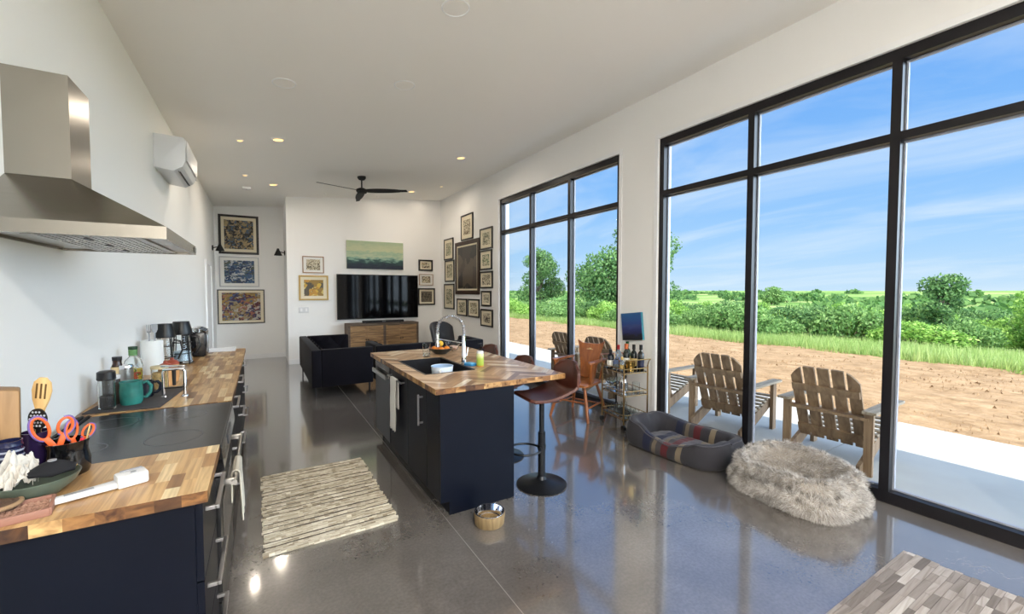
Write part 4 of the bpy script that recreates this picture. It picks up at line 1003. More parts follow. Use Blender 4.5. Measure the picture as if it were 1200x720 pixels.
# faucet
t = thing('faucet', 'tall chrome spring-neck kitchen faucet behind the black island sink', 'faucet', (1.615, 3.60, HT+0.0005), 0)
b = B(); b.lathe([(0, 0), (0.03, 0), (0.03, 0.006), (0.022, 0.014), (0.021, 0.10), (0.018, 0.11), (0.016, 0.26), (0, 0.262)], seg=24); b.obj('base', CHROME, t)
arc = [(0, 0, 0.26), (0, 0, 0.33)]
for k in range(1, 15):
    a_ = PI*k/14; arc.append((-0.115+0.115*math.cos(a_), 0.035-0.035*math.cos(a_), 0.33+0.115*math.sin(a_)))
arc += [(-0.23, 0.07, 0.27)]
b = B(); b.tube(arc, 0.009, 10); b.obj('hose', GREYP, t)
b = B(); pts = []; 
def arc_at(s):
    L = [0]
    for p, q in zip(arc, arc[1:]): L.append(L[-1]+(Vector(q)-Vector(p)).length)
    s *= L[-1]
    for i in range(len(arc)-1):
        if s <= L[i+1] or i == len(arc)-2:
            f = (s-L[i])/(L[i+1]-L[i]); p, q = Vector(arc[i]), Vector(arc[i+1]); return p.lerp(q, f), (q-p).normalized()
turns = 30
for k in range(turns*10+1):
    p_, d_ = arc_at(k/(turns*10)); u_ = Vector((0.3, 0.95, 0)); u_ = (u_-d_*u_.dot(d_)).normalized(); v_ = d_.cross(u_); an = 2*PI*k/10
    pts.append(p_+(u_*math.cos(an)+v_*math.sin(an))*0.0155)
b.tube(pts, 0.0028, 5); b.obj('spring', CHROME, t)
b = B(); b.cyl((-0.23, 0.07, 0.285), (-0.23, 0.07, 0.20), 0.014, 0.017, 18); b.cyl((-0.23, 0.07, 0.20), (-0.23, 0.07, 0.165), 0.021, 0.021, 18); b.obj('spray_head', CHROME, t)
b = B(); b.tube([(0, 0, 0.19), (-0.215, 0.065, 0.235)], 0.005, 8); b.tube([(-0.23+0.02*math.cos(2*PI*k/16), 0.07+0.02*math.sin(2*PI*k/16), 0.235) for k in range(16)], 0.004, 6, True); b.obj('support_arm', CHROME, t)
b = B(); b.tube([(0, 0, 0.06), (0.03, 0, 0.07), (0.045, 0.0, 0.15)], 0.006, 8); b.obj('lever', CHROME, t)
# towel on the island door bar
b = B(); draped(b, 0, -0.09, 0.09, 0, 0.46, 0.26, 0, 0.0115, nx=-1, amp=0.008, seed=2)
o = tag(b.obj('hand_towel', mat('white_towel', rgb(222, 219, 212), 0.9, bump=0.3, bscale=160, sheen=0.2), loc=(1.025, 3.82, 0.80)), 'white hand towel hung over the bar of the navy island door', 'towel'); solid(o, 0.005)
# things on / in the island
t = thing('measuring_cup', 'pale blue measuring cup with a white handle standing in the black sink', 'cup', (1.335, 3.43, zb+0.0005), math.radians(-120))
b = B(); b.lathe([(0, 0), (0.07, 0), (0.075, 0.01), (0.092, 0.245), (0.096, 0.25), (0.088, 0.25), (0.07, 0.014), (0, 0.008)], seg=32); b.obj('cup', mat('pale_blue_plastic', rgb(160, 190, 222), 0.35), t)
b = B(); b.lathe([(0.0872, 0.17), (0.0935, 0.245), (0.0965, 0.252), (0.0945, 0.253), (0.0862, 0.17)], seg=32); b.obj('rim_band', mat('ice_white', rgb(222, 232, 242), 0.35), t)
b = B(); b.tube([(0.088, 0, 0.225), (0.125, 0, 0.225), (0.128, 0, 0.16), (0.12, 0, 0.09), (0.082, 0, 0.08)], [0.009, 0.011, 0.012, 0.011, 0.009], 10); b.obj('handle', WHITEP, t)
t = thing('drinking_glass', 'clear straight drinking glass on the island behind the sink', 'glass', on(1.46, 4.19))
b = B(); b.lathe([(0, 0), (0.036, 0), (0.042, 0.14), (0.0395, 0.14), (0.034, 0.012), (0, 0.01)], seg=28); b.obj('tumbler', GLASS, t)
b = B(); b.lathe([(0, 0.0105), (0.0335, 0.0125), (0.0345, 0.03), (0, 0.03)], seg=24); b.obj('water', mat('water', (0.9, 0.95, 1, 1), 0.0, trans=1, ior=1.2), t)
t = thing('fruit_bowl', 'dark shallow fruit bowl with oranges on the island by the glass', 'bowl', on(1.66, 4.30))
b = B(); b.lathe([(0, 0), (0.06, 0), (0.065, 0.006), (0.115, 0.04), (0.13, 0.062), (0.126, 0.063), (0.108, 0.044), (0.06, 0.014), (0, 0.011)], seg=36); b.obj('bowl_body', mat('dark_stoneware', rgb(52, 50, 46), 0.4), t)
b = B(); b.lathe([(0.1265, 0.0632), (0.1305, 0.0632), (0.129, 0.0665), (0.127, 0.0665)], seg=36); b.obj('rim', mat('brown_rim', rgb(104, 78, 50), 0.4), t)
ORF = mat('orange_peel', rgb(232, 134, 40), 0.45, bump=0.2, bscale=150); LEM = mat('lemon_peel', rgb(228, 186, 60), 0.45, bump=0.2, bscale=150); STEMM = mat('stem', rgb(70, 80, 36), 0.8)
GF = 'fruit in the dark island bowl'
def fruit(name, label, x, y, z, r, m, group=None, sq=0.95):
    t = thing(name, label, 'fruit', (1.66+x, 4.30+y, HT+z), 0, group)
    b = B(); b.ball((0, 0, r*sq), (r, r, r*sq), 20, 12); b.obj('peel', m, t)
    b = B(); b.cyl((0, 0, 2*r*sq-0.001), (0, 0, 2*r*sq+0.002), 0.003, seg=8); b.obj('stem', STEMM, t)
fruit('orange', 'orange nearest the viewer in the island fruit bowl', -0.02, -0.065, 0.021, 0.033, ORF)
fruit('orange', 'orange at the left of the island fruit bowl', -0.068, 0.012, 0.022, 0.034, ORF)
fruit('orange', 'orange at the window side of the island fruit bowl', 0.055, -0.03, 0.021, 0.033, ORF)
fruit('orange', 'orange at the back of the island fruit bowl', 0.0, 0.065, 0.022, 0.034, ORF)
fruit('lemon', 'yellow lemon on top of the oranges in the island fruit bowl', -0.005, 0.002, 0.078, 0.033, LEM)
t = thing('glass_bowl', 'small clear glass bowl behind the fruit bowl on the island', 'bowl', on(1.87, 4.47))
b = B(); b.lathe([(0, 0), (0.045, 0), (0.085, 0.07), (0.09, 0.09), (0.086, 0.09), (0.08, 0.07), (0.043, 0.008), (0, 0.008)], seg=32); b.obj('bowl_body', GLASS, t)
b = B(); b.lathe([(0, 0.0085), (0.043, 0.0095), (0.062, 0.04), (0.03, 0.055), (0, 0.058)], seg=24); b.obj('contents', mat('pink_cream', rgb(214, 178, 160), 0.7, var=0.2, vscale=40), t)
t = thing('cleanser_can', 'tall lime green can with a white lid on the island beside the faucet', 'can', on(1.685, 3.40))
b = B(); b.lathe([(0, 0), (0.032, 0), (0.033, 0.004), (0.033, 0.112), (0.030, 0.118), (0, 0.118)], seg=28); b.obj('can_body', mat_bands('lime_label', [(0, rgb(206, 120, 60)), (0.14, rgb(150, 178, 60)), (0.6, rgb(164, 186, 72)), (0.9, rgb(214, 220, 160))], 'Z', 0, 0.118, 0.04, 20, 0.4), t)
b = B(); b.lathe([(0, 0.1185), (0.031, 0.1185), (0.032, 0.132), (0.026, 0.14), (0, 0.14)], seg=28); b.obj('lid', WHITEP, t)
t = thing('sponge', 'bright blue sponge on the island between the faucet and the lime can', 'sponge', on(1.625, 3.48), 0.4)
b = B(); b.box(-0.035, -0.05, 0, 0.035, 0.05, 0.018, bev=0.006); b.obj('foam', mat('blue_foam', rgb(52, 142, 206), 0.9, bump=0.6, bscale=200), t)
b = B(); b.box(-0.034, -0.049, 0.0185, 0.034, 0.049, 0.026, bev=0.003); b.obj('scrub_pad', mat('pale_blue_scrubber', rgb(104, 178, 222), 0.95), t)
t = thing('soap_dispenser', 'dark brown pump soap bottle at the back of the island top', 'soap bottle', on(1.96, 3.93))
b = B(); b.lathe([(0, 0), (0.028, 0), (0.03, 0.005), (0.03, 0.07), (0.012, 0.088), (0.012, 0.10), (0, 0.10)], seg=24); b.obj('bottle_body', mat('dark_brown_glass', rgb(34, 20, 18), 0.15), t)
b = B(); b.cyl((0, 0, 0.10), (0, 0, 0.13), 0.005, seg=10); b.bar((0.01, 0, 0.132), (-0.035, 0, 0.128), 0.012, 0.008, bev=0.002); b.obj('pump', BLKPLAST, t)
# ================================================================ SEATING AT THE ISLAND
LEATH = mat('brown_leather', rgb(78, 40, 30), 0.38, spec=0.5, var=0.15, vscale=10, bump=0.15, bscale=120)
BASEM = mat('charcoal_metal', rgb(44, 46, 50), 0.3, metal=0.7)
def shell_seat(w, d, hb, th=0.02):
    """bucket seat, open towards -x: seat flows up into the back at +x"""
    prof = []
    for k in range(27):
        s = k/26
        if s < 0.5: f = s/0.5; prof.append((-d/2+d*0.86*f, 0.018-0.03*math.sin(PI*f)+0.012*f, 1-0.06*(1-f)))
        elif s < 0.68:
            a = (s-0.5)/0.18*PI/2; r = d*0.14; prof.append((-d/2+d*0.86+r*math.sin(a), 0.03+r*(1-math.cos(a)), 1.0))
        else: f = (s-0.68)/0.32; prof.append((d/2+0.05*f, 0.03+d*0.14+(hb-0.03-d*0.14)*f, 1-0.10*f*f))
    def fn(u, v):
        i = min(25, int(u*26)); f = u*26-i
        x = prof[i][0]*(1-f)+prof[i+1][0]*f; z = prof[i][1]*(1-f)+prof[i+1][1]*f; ww = prof[i][2]
        t = (v-0.5)*2; cup = abs(t)**3
        rise = 0.055*cup*min(1, u*1.6); fwd = 0.05*abs(t)**2.6*max(0, (u-0.5)*2)
        edge = 1.0
        if u > 0.80: edge = 1-0.30*((u-0.80)/0.20)**2.2
        if u < 0.06: edge = 1-0.16*((0.06-u)/0.06)**2
        return (x-fwd, t*w/2*ww*edge, z+rise*(1 if u < 0.6 else 0.6)-(0.06*cup*((u-0.8)/0.2) if u > 0.8 else 0))
    return fn
def make_stool():
    t = thing('bar_stool', '', 'bar stool', (0,0,0))
    b = B(); b.lathe([(0, 0), (0.205, 0), (0.208, 0.008), (0.19, 0.016), (0.10, 0.032), (0.045, 0.052), (0.032, 0.075), (0, 0.076)], seg=48); b.obj('base', BASEM, t)
    b = B(); b.cyl((0,0,0.07), (0,0,0.44), 0.03, 0.03, 24); b.cyl((0,0,0.44), (0,0,0.70), 0.021, 0.021, 20); b.obj('post', BASEM, t)
    b = B(); b.cyl((0,0,0.705), (0,0,0.695), 0.03, 0.03, 20); b.box(-0.11, -0.10, 0.70, 0.11, 0.10, 0.712, bev=0.003); b.tube([(0.02, 0.03, 0.695), (0.06, 0.16, 0.69), (0.07, 0.20, 0.685)], 0.005, 8); b.obj('seat_plate', BASEM, t)
    b = B(); b.cyl((0,0,0.30), (0,0,0.335), 0.036, 0.036, 20)
    ring = [(-0.02-0.135+0.13*math.cos(2*PI*k/28), 0.13*math.sin(2*PI*k/28), 0.315) for k in range(28)]
    b.tube(ring, 0.009, 8, True); b.obj('foot_ring', BASEM, t)
    b = B(); b.grid(shell_seat(0.40, 0.42, 0.285), 40, 25); o = b.obj('seat_shell', LEATH, t, loc=(0.03, 0, 0.73)); solid(o, 0.024); md = o.modifiers.new('round', 'BEVEL'); md.width = 0.008; md.segments = 2
    return t
st = make_stool(); us = []
GST = 'leather bar stools along the island'
put(st, us, (1.965, 2.83, 0), -0.12, 'brown leather bar stool at the near end of the island, fully visible', GST)
put(st, us, (1.985, 3.52, 0), -0.03, 'brown leather bar stool, middle one behind the island, only its back edge showing', GST).scale = (1, 1, 0.945)
put(st, us, (1.985, 4.24, 0), 0.0, 'brown leather bar stool at the far end of the island, farthest from the dog bowl', GST).scale = (1, 1, 0.975)

# antique wooden armchair
OAK = mat_wood('honey_oak', rgb(122, 64, 28), rgb(170, 102, 50), 'Z', 0.35, coat=0.3)
OAKX = mat_wood('honey_oak_seat', rgb(128, 72, 32), rgb(174, 110, 58), 'Y', 0.3, coat=0.4)
def wooden_chair():
    t = thing('armchair', 'honey coloured wooden armchair with a solid plank back beside the bar cart', 'chair', (3.50, 4.20, 0), math.radians(180+21))
    # local: +x is the front, +y its left side
    b = B(); pl = [(0.25, -0.21), (0.25, 0.21), (0.20, 0.245), (-0.15, 0.235), (-0.24, 0.17), (-0.24, -0.17), (-0.15, -0.235), (0.20, -0.245)]
    b.prism(pl, 'z', 0.415, 0.45, bev=0.010); b.obj('seat', OAKX, t)
    foot = [(0.26, 0.27), (0.26, -0.27), (-0.27, 0.25), (-0.27, -0.25)]; top = [(0.17, 0.17), (0.17, -0.17), (-0.17, 0.15), (-0.17, -0.15)]
    for f, p in zip(foot, top):
        b = B(); b.tube([(f[0], f[1], 0.0), ((f[0]+p[0])/2, (f[1]+p[1])/2, 0.22), (p[0], p[1], 0.416)], [0.017, 0.022, 0.018], 12); b.obj('leg', OAK, t)
    def mid(i, z): f, p = foot[i], top[i]; k = z/0.416; return (f[0]+(p[0]-f[0])*k, f[1]+(p[1]-f[1])*k, z)
    for i, j, z in ((0, 2, 0.16), (1, 3, 0.16), (0, 1, 0.22), (2, 3, 0.13)):
        b = B(); b.tube([mid(i, z), mid(j, z)], 0.011, 10); b.obj('stretcher', OAK, t)
    # plank back with a dipped top and pointed ears
    def bx(z): return -0.215-0.20*(z-0.45)
    out = [(-0.105, 0.45), (0.105, 0.45), (0.125, 0.62), (0.175, 0.86), (0.20, 0.935), (0.12, 0.90), (0.0, 0.895), (-0.12, 0.90), (-0.20, 0.935), (-0.175, 0.86), (-0.125, 0.62)]
    b = B(); n = len(out)
    pts = [(bx(z), y, z) for y, z in out]+[(bx(z)-0.024, y, z) for y, z in out]
    b.mesh(pts, [tuple(range(n)), tuple(range(2*n-1, n-1, -1))]+[(i, n+i, n+(i+1)%n, (i+1)%n) for i in range(n)])
    bk = b.obj('backrest', OAK, t, smooth=0); md = bk.modifiers.new('edge', 'BEVEL'); md.width = 0.006; md.segments = 2
    b = B(); b.bar((bx(0.82)+0.002, -0.045, 0.82), (bx(0.82)+0.002, 0.045, 0.82), 0.014, 0.004, (0.2, 0, 1)); b.ball((bx(0.826)+0.002, 0, 0.828), (0.004, 0.025, 0.010), 10, 6)
    b.obj('carved_slot', mat('pale_carving', rgb(226, 196, 150), 0.6), bk)
    for s in (-1, 1):
        b = B(); b.prism([(-0.25, s*0.235-0.028), (0.10, s*0.265-0.034), (0.17, s*0.262-0.048), (0.21, s*0.26), (0.17, s*0.262+0.048), (0.10, s*0.265+0.034), (-0.25, s*0.235+0.028)], 'z', 0.705, 0.73, bev=0.006); b.obj('arm', OAK, t)
        b = B(); b.bar((0.10, s*0.225, 0.448), (0.14, s*0.262, 0.706), 0.03, 0.09, (1, 0, 0), bev=0.006); b.obj('arm_support', OAK, t)
        b = B(); b.bar((-0.20, s*0.19, 0.448), (-0.235, s*0.235, 0.706), 0.026, 0.03, (1, 0, 0), bev=0.005); b.obj('arm_post', OAK, t)
wooden_chair()

# ================================================================ BAR CART
BRASS = mat('aged_brass', rgb(150, 122, 78), 0.3, metal=1.0); MIRR = mat('mirror_glass', rgb(170, 174, 178), 0.06, metal=0.9); SMOKE = mat('smoked_glass', rgb(46, 44, 42), 0.1)
CX, CY, CR = 3.715, 3.625, math.radians(-9)
t = thing('bar_cart', 'brass three-tier bar cart holding bottles and glassware beside the white pier', 'bar cart', (CX, CY, 0), CR)
hx, hy = 0.165, 0.215
def cart_pt(x, y, z): c, s = math.cos(CR), math.sin(CR); return (CX+x*c-y*s, CY+x*s+y*c, z)
for x in (-hx, hx):
    for y in (-hy, hy):
        b = B(); b.cyl((x, y, 0.072), (x, y, 0.74), 0.009, seg=12); p = b.obj('post', BRASS, t)
        w = B(); w.cyl((x-0.013, y, 0.032), (x+0.013, y, 0.032), 0.032, seg=20); w.obj('caster', BLKPLAST, p)
for z in (0.13, 0.40, 0.66):
    b = B(); b.box(-hx+0.008, -hy+0.008, z, hx-0.008, hy-0.008, z+0.01); s = b.obj('shelf', SMOKE if z > 0.6 else MIRR, t, smooth=0)
    b = B()
    for zz in (z-0.006, z+0.045):
        q = [(-hx,-hy,zz), (hx,-hy,zz), (hx,hy,zz), (-hx,hy,zz)]
        for i in range(4): b.tube([q[i], q[(i+1)%4]], 0.005, 8)
    for k in range(7):
        for y in (-hy, hy): b.cyl((-hx+k*hx/3, y, z-0.006), (-hx+k*hx/3, y, z+0.045), 0.0025, seg=6)
        for x in (-hx, hx): b.cyl((x, -hy+k*hy/3, z-0.006), (x, -hy+k*hy/3, z+0.045), 0.0025, seg=6)
    b.obj('gallery_rail', BRASS, s)
for y in (-hy, hy):
    sg = 1 if y > 0 else -1
    b = B(); b.tube([(-hx, y, 0.735), (-hx, y+sg*0.02, 0.79), (-hx, y+sg*0.05, 0.815), (hx, y+sg*0.05, 0.815), (hx, y+sg*0.02, 0.79), (hx, y, 0.735)], 0.007, 10); b.obj('push_handle', BRASS if sg < 0 else mat('copper_pink', rgb(176, 120, 104), 0.3, metal=1.0), t)
ZT, ZM, ZL = 0.6705, 0.4105, 0.1405
def bottle(label, x, y, r, h, neck, glassm, labm, capm, z=ZT, shoulder=0.62, lab=(0.15, 0.45)):
    t = thing('bottle', label, 'bottle', cart_pt(x, y, z))
    b = B(); b.lathe([(0, 0), (r*0.92, 0), (r, 0.008), (r, h*shoulder), (r*0.8, h*(shoulder+0.07)), (neck, h*(shoulder+0.14)), (neck, h*0.93), (neck*1.2, h*0.935), (neck*1.2, h*0.955), (0, h*0.955)], seg=28); b.obj('bottle_body', glassm, t)
    b = B(); b.lathe([(r+0.0004, h*lab[0]), (r+0.0010, h*lab[0]), (r+0.0010, h*lab[1]), (r+0.0004, h*lab[1])], seg=28); b.obj('label', labm, t)
    b = B(); b.lathe([(neck*1.22, h*0.80), (neck*1.3, h*0.80), (neck*1.3, h), (0, h)], seg=20); b.obj('foil_cap', capm, t)
DG = mat('dark_bottle_glass', rgb(14, 20, 16), 0.06, spec=0.7); GG = mat('green_bottle_glass', rgb(22, 70, 34), 0.06, spec=0.7); CLB = mat('clear_bottle_glass', rgb(196, 210, 220), 0.05, trans=0.7, ior=1.3)
LW = mat('white_label', rgb(224, 222, 214), 0.6); LC = mat('ochre_label', rgb(206, 176, 110), 0.6); CO = mat('copper_foil', rgb(196, 104, 60), 0.35, metal=0.5); RD = mat('red_wax', rgb(150, 30, 36), 0.4); BK = mat('black_foil', rgb(20, 20, 22), 0.4); NVY = mat('navy_label', rgb(28, 34, 62), 0.5)
bottle('dark squat bottle with a big white label at the left end of the cart top', -0.10, 0.14, 0.042, 0.22, 0.015, mat('black_bottle', rgb(24, 24, 36), 0.1), LW, BK, lab=(0.06, 0.42))
bottle('clear bottle with a red cap on the cart top', 0.0, 0.12, 0.036, 0.27, 0.014, CLB, mat('blue_label', rgb(110, 130, 176), 0.5), RD)
bottle('green glass bottle at the back of the cart top', 0.10, 0.08, 0.038, 0.31, 0.015, GG, LC, GG)
bottle('dark wine bottle with a copper foil neck on the cart top', 0.01, -0.02, 0.038, 0.30, 0.018, DG, LW, CO)
bottle('dark wine bottle with a black foil neck, right of the copper-necked one', 0.08, -0.07, 0.038, 0.295, 0.015, DG, LC, BK)
bottle('dark wine bottle nearest the near window on the cart top', 0.11, -0.16, 0.037, 0.30, 0.015, DG, NVY, BK)
bottle('small bottle with an ochre label and pale cap at the front of the cart top', -0.11, -0.10, 0.026, 0.16, 0.012, CLB, LC, LC)
t = thing('ice_bucket', 'small brass ice bucket at the near corner of the cart top', 'bucket', cart_pt(-0.03, -0.15, ZT))
b = B(); b.lathe([(0, 0), (0.045, 0), (0.055, 0.11), (0.057, 0.115), (0.051, 0.11), (0.042, 0.008), (0, 0.008)], seg=28); b.obj('bucket_body', mat('gold_metal', rgb(206, 170, 96), 0.25, metal=1.0), t)
b = B(); b.tube([(0.056*math.cos(2*PI*k/28), 0.056*math.sin(2*PI*k/28), 0.1155) for k in range(28)], 0.003, 6, True); b.obj('rim', BRASS, t)
t = thing('decanter', 'faceted clear decanter in the middle of the cart top', 'decanter', cart_pt(-0.09, 0.03, ZT))
b = B(); b.lathe([(0, 0), (0.042, 0), (0.046, 0.01), (0.046, 0.09), (0.02, 0.12), (0.016, 0.15), (0.022, 0.16), (0, 0.16)], seg=10); b.obj('decanter_body', GLASS, t, smooth=0)
b = B(); b.ball((0, 0, 0.185), (0.02, 0.02, 0.026), 10, 8); b.obj('stopper', GLASS, t)
def tumbler(name, label, x, y, z, r, h, stem=False, group=None):
    t = thing(name, label, 'glass', cart_pt(x, y, z), 0, group)
    b = B()
    if stem:
        b.lathe([(0, 0.001), (r*0.9, 0.0), (r*0.85, 0.003), (0.005, 0.008), (0.004, h*0.45), (0, h*0.45)], seg=20); b.obj('foot_and_stem', GLASS, t)
        b = B(); b.lathe([(0, h*0.451), (r*0.55, h*0.5), (r*0.98, h*0.68), (r*0.85, h), (r*0.82, h), (r*0.93, h*0.68), (r*0.5, h*0.52), (0, h*0.47)], seg=24); b.obj('bowl', GLASS, t)
    else:
        b.lathe([(0, 0), (r*0.9, 0), (r, h), (r*0.93, h), (r*0.83, 0.008), (0, 0.008)], seg=24); b.obj('tumbler', GLASS, t)
        b = B(); b.lathe([(0.0, 0.0082), (r*0.8, 0.0085), (r*0.8, 0.010), (0, 0.011)], seg=20); b.obj('base', GLASS, t)
    return t
GM, GL_ = 'stemmed glasses on the middle cart shelf', 'low tumblers on the bottom cart shelf'
for x, y in ((-0.11, 0.16), (-0.035, 0.165), (0.04, 0.16), (0.11, 0.15), (-0.11, 0.09), (-0.035, 0.085), (0.04, 0.08)):
    tumbler('stemmed_glass', 'stemmed clear glass on the middle shelf of the brass bar cart', x, y, ZM, 0.032, 0.135, True, GM)
t = thing('cocktail_shaker', 'polished steel cocktail shaker on the middle shelf of the bar cart', 'shaker', cart_pt(-0.10, -0.11, ZM))
b = B(); b.lathe([(0, 0), (0.034, 0), (0.043, 0.12), (0.043, 0.125), (0, 0.125)], seg=28); b.obj('cup', CHROME, t)
b = B(); b.lathe([(0.0425, 0.1255), (0.04, 0.145), (0.022, 0.175), (0.02, 0.178), (0, 0.178)], seg=28); b.obj('strainer_top', CHROME, t)
b = B(); b.lathe([(0.019, 0.1785), (0.018, 0.205), (0, 0.21)], seg=20); b.obj('cap', CHROME, t)
t = thing('round_stopper', 'round black stopper bottle behind the steel cocktail shaker', 'bottle', cart_pt(0.0, -0.01, ZM))
b = B(); b.lathe([(0, 0), (0.032, 0), (0.036, 0.09), (0.014, 0.12), (0.014, 0.14), (0, 0.14)], seg=20); b.obj('bottle_body', CLB, t)
b = B(); b.ball((0, 0, 0.163), 0.024, 14, 10); b.obj('stopper', BLKPLAST, t)
tumbler('mixing_glass', 'wide clear mixing glass at the near end of the middle cart shelf', 0.07, -0.13, ZM, 0.045, 0.12)
for x, y in ((-0.11, 0.16), (-0.03, 0.16), (0.05, 0.16), (0.12, 0.16), (-0.11, 0.075), (-0.03, 0.075), (0.05, 0.075), (-0.11, -0.01), (-0.03, -0.01), (0.05, -0.01), (-0.11, -0.10), (-0.03, -0.10), (0.05, -0.10), (-0.05, -0.175), (0.04, -0.175)):
    tumbler('tumbler', 'low clear tumbler on the bottom shelf of the brass bar cart', x, y, ZL, 0.036, 0.08, False, GL_)
# painting on the pier
t = thing('canvas_picture', 'small blue abstract seascape canvas hanging crooked on the white pier above the bottles', 'painting', (XR-0.002, 3.755, 1.155))
t.rotation_euler = (math.radians(-6), 0, 0)
b = B(); b.box(-0.034, -0.165, -0.17, -0.001, 0.165, 0.17, bev=0.002); b.obj('wrapped_sides', mat('teal_paint', rgb(60, 138, 160), 0.6), t, smooth=0)
b = B(); b.box(-0.036, -0.164, -0.169, -0.0343, 0.164, 0.169); b.obj('painted_face', mat_bands('blue_seascape', [(0.0, rgb(10, 12, 22)), (0.16, rgb(12, 14, 34)), (0.22, rgb(30, 34, 80)), (0.4, rgb(36, 46, 104)), (0.5, rgb(54, 66, 120)), (0.6, rgb(34, 64, 128)), (1.0, rgb(30, 92, 146))], 'Z', -0.17, 0.17, 0.16, 12, 0.5, nstretch=(1, 1, 5)), t, smooth=0)

# ================================================================ DOG BEDS, RUGS, BOWL
def bedmat(name, grey):
    g = grey; cols = [(0.0, g), (0.30, rgb(112, 100, 82)), (0.355, g), (0.44, rgb(80, 16, 24)), (0.51, rgb(60, 57, 60)), (0.56, rgb(98, 88, 74)), (0.60, g), (0.625, rgb(16, 22, 50)), (0.70, g)]
    return mat_bands(name, cols, 'Y', -0.53, 0.53, 0.012, 8, 0.9, 'CONSTANT', bump=0.2, sheen=0.1)
t = thing('dog_bed', 'grey bolster dog bed with red, blue and cream stripes by the near window', 'dog bed', (3.60, 2.72, 0), math.radians(4))
GREYF = rgb(43, 42, 48); BED = bedmat('striped_grey_twill', GREYF)
def bolster():
    b = B(); path = []
    W_, L_ = 0.275, 0.455
    rr = rrect(-W_, -L_, W_, L_, 0.14, 10)
    # resample evenly
    P = [Vector((x, y, 0)) for x, y in rr]; n = 120; L = [0]
    for i in range(len(P)): L.append(L[-1]+(P[(i+1)%len(P)]-P[i]).length)
    out = []
    for k in range(n):
        s = L[-1]*k/n; i = max(j for j in range(len(P)) if L[j] <= s); f = (s-L[i])/max(1e-6, L[i+1]-L[i]); out.append(P[i].lerp(P[(i+1)%len(P)], f))
    prof = 18
    def fn(u, v):
        p = out[int(round(u*n)) % n]
        d = (out[(int(round(u*n))+1) % n]-out[int(round(u*n))-1]).normalized(); nrm = Vector((d.y, -d.x, 0))
        dip = max(0, 1-((p.y+0.02)/0.30)**2) if p.x < -0.1 else 0
        h = 0.225-0.085*dip-(0.02 if p.x > 0 else 0)+0.05*max(0, (p.y-0.2)/0.25)+0.012*max(0, (-p.y-0.25)/0.2)
        a = 2*PI*v; ex = 0.5
        ca, sa = math.cos(a), math.sin(a)
        w = 0.072
        return p+nrm*((w+0.008*mn.noise(p*11+Vector((0, 0, sa*2))))*math.copysign(abs(ca)**0.65, ca)*(1-0.35*max(0, sa)))+Vector((0, 0, h/2+h/2*math.copysign(abs(sa)**0.7, sa)+0.012*mn.noise(p*8+Vector((0,0,a)))*max(0, sa)))
    b.grid(fn, n, prof, True, True)
    return b, out
b, path = bolster(); b.obj('bolster', BED, t)
b = B()
def cush(u, v):
    x, y = (u-0.5)*0.44, (v-0.5)*0.80
    return (x, y, 0.06+0.05*(1-(2*u-1)**4)*(1-(2*v-1)**4)+0.014*mn.noise(Vector((x*7, y*6, 1)))+0.008*mn.noise(Vector((x*20, y*16, 3))))
b.grid(cush, 34, 50); o = b.obj('cushion', bedmat('striped_cushion_twill', rgb(84, 81, 86)), t); solid(o, 0.05); o.modifiers['thickness'].offset = -1
b = B(); pp = []
for k, p in enumerate(path):
    dip = max(0, 1-((p.y+0.02)/0.30)**2) if p.x < -0.1 else 0
    d = (path[(k+1) % len(path)]-path[k-1]).normalized(); nrm = Vector((d.y, -d.x, 0))
    h = 0.225-0.085*dip-(0.02 if p.x > 0 else 0)+0.05*max(0, (p.y-0.2)/0.25)+0.012*max(0, (-p.y-0.25)/0.2)
    pp.append(p+nrm*0.040+Vector((0, 0, h*0.965+0.012*mn.noise(p*8+Vector((0, 0, 1.2))))))
b.tube(pp, 0.005, 8, True); b.obj('piping', mat('grey_piping', rgb(78, 76, 82), 0.8), t)

# fluffy bed
FURC = mat_tone('frosted_fur', [(0.0, rgb(84, 77, 71)), (0.22, rgb(156, 150, 145)), (0.6, rgb(196, 192, 187)), (1.0, rgb(222, 219, 215))], 0.9, 0.1)
FURB = mat('fur_backing', rgb(168, 160, 150), 0.95)
t = thing('fluffy_dog_bed', 'fluffy pale grey faux fur dog bed beside the striped dog bed', 'dog bed', (3.575, 1.675, 0), math.radians(-6))
def fluff(u, v):
    """u round the plan, v from the rim floor out over the rim and down to the ground"""
    a = 2*PI*u; ca, sa = math.cos(a), math.sin(a)
    R_ = 1/((abs(ca)/0.36)**3.2+(abs(sa)/0.43)**3.2)**(1/3.2)
    wob = 1+0.03*mn.noise(Vector((ca*2, sa*2, 3)))
    rimz = 0.285+0.02*math.sin(a*2+0.6)+0.025*mn.noise(Vector((ca*2.2, sa*2.2, 7)))-0.04*max(0, -ca)
    pr = [(0.0, 0.05), (0.4, 0.055), (0.58, 0.075), (0.69, 0.15), (0.755, rimz*0.9), (0.815, rimz), (0.885, rimz*0.94), (0.93, rimz*0.76), (0.905, rimz*0.60), (0.965, rimz*0.47), (1.0, 0.08), (0.985, 0.03), (0.95, 0.0), (0.5, 0.0), (0.0, 0.0)]
    f = v*(len(pr)-1); i = min(len(pr)-2, int(f)); f -= i; f = f*f*(3-2*f)*0.5+f*0.5
    r = pr[i][0]*(1-f)+pr[i+1][0]*f; z = pr[i][1]*(1-f)+pr[i+1][1]*f
    fold = 0.02*mn.noise(Vector((r*ca*9, r*sa*9, z*6))) if z > 0.02 else 0
    return Vector((ca*R_*r*wob, sa*R_*r*wob, max(0.0, z+fold)))
b = B(); b.grid(fluff, 64, 40, True, False); b.obj('cushion_body', FURB, t)
random.seed(21); b = B(); e = 0.003
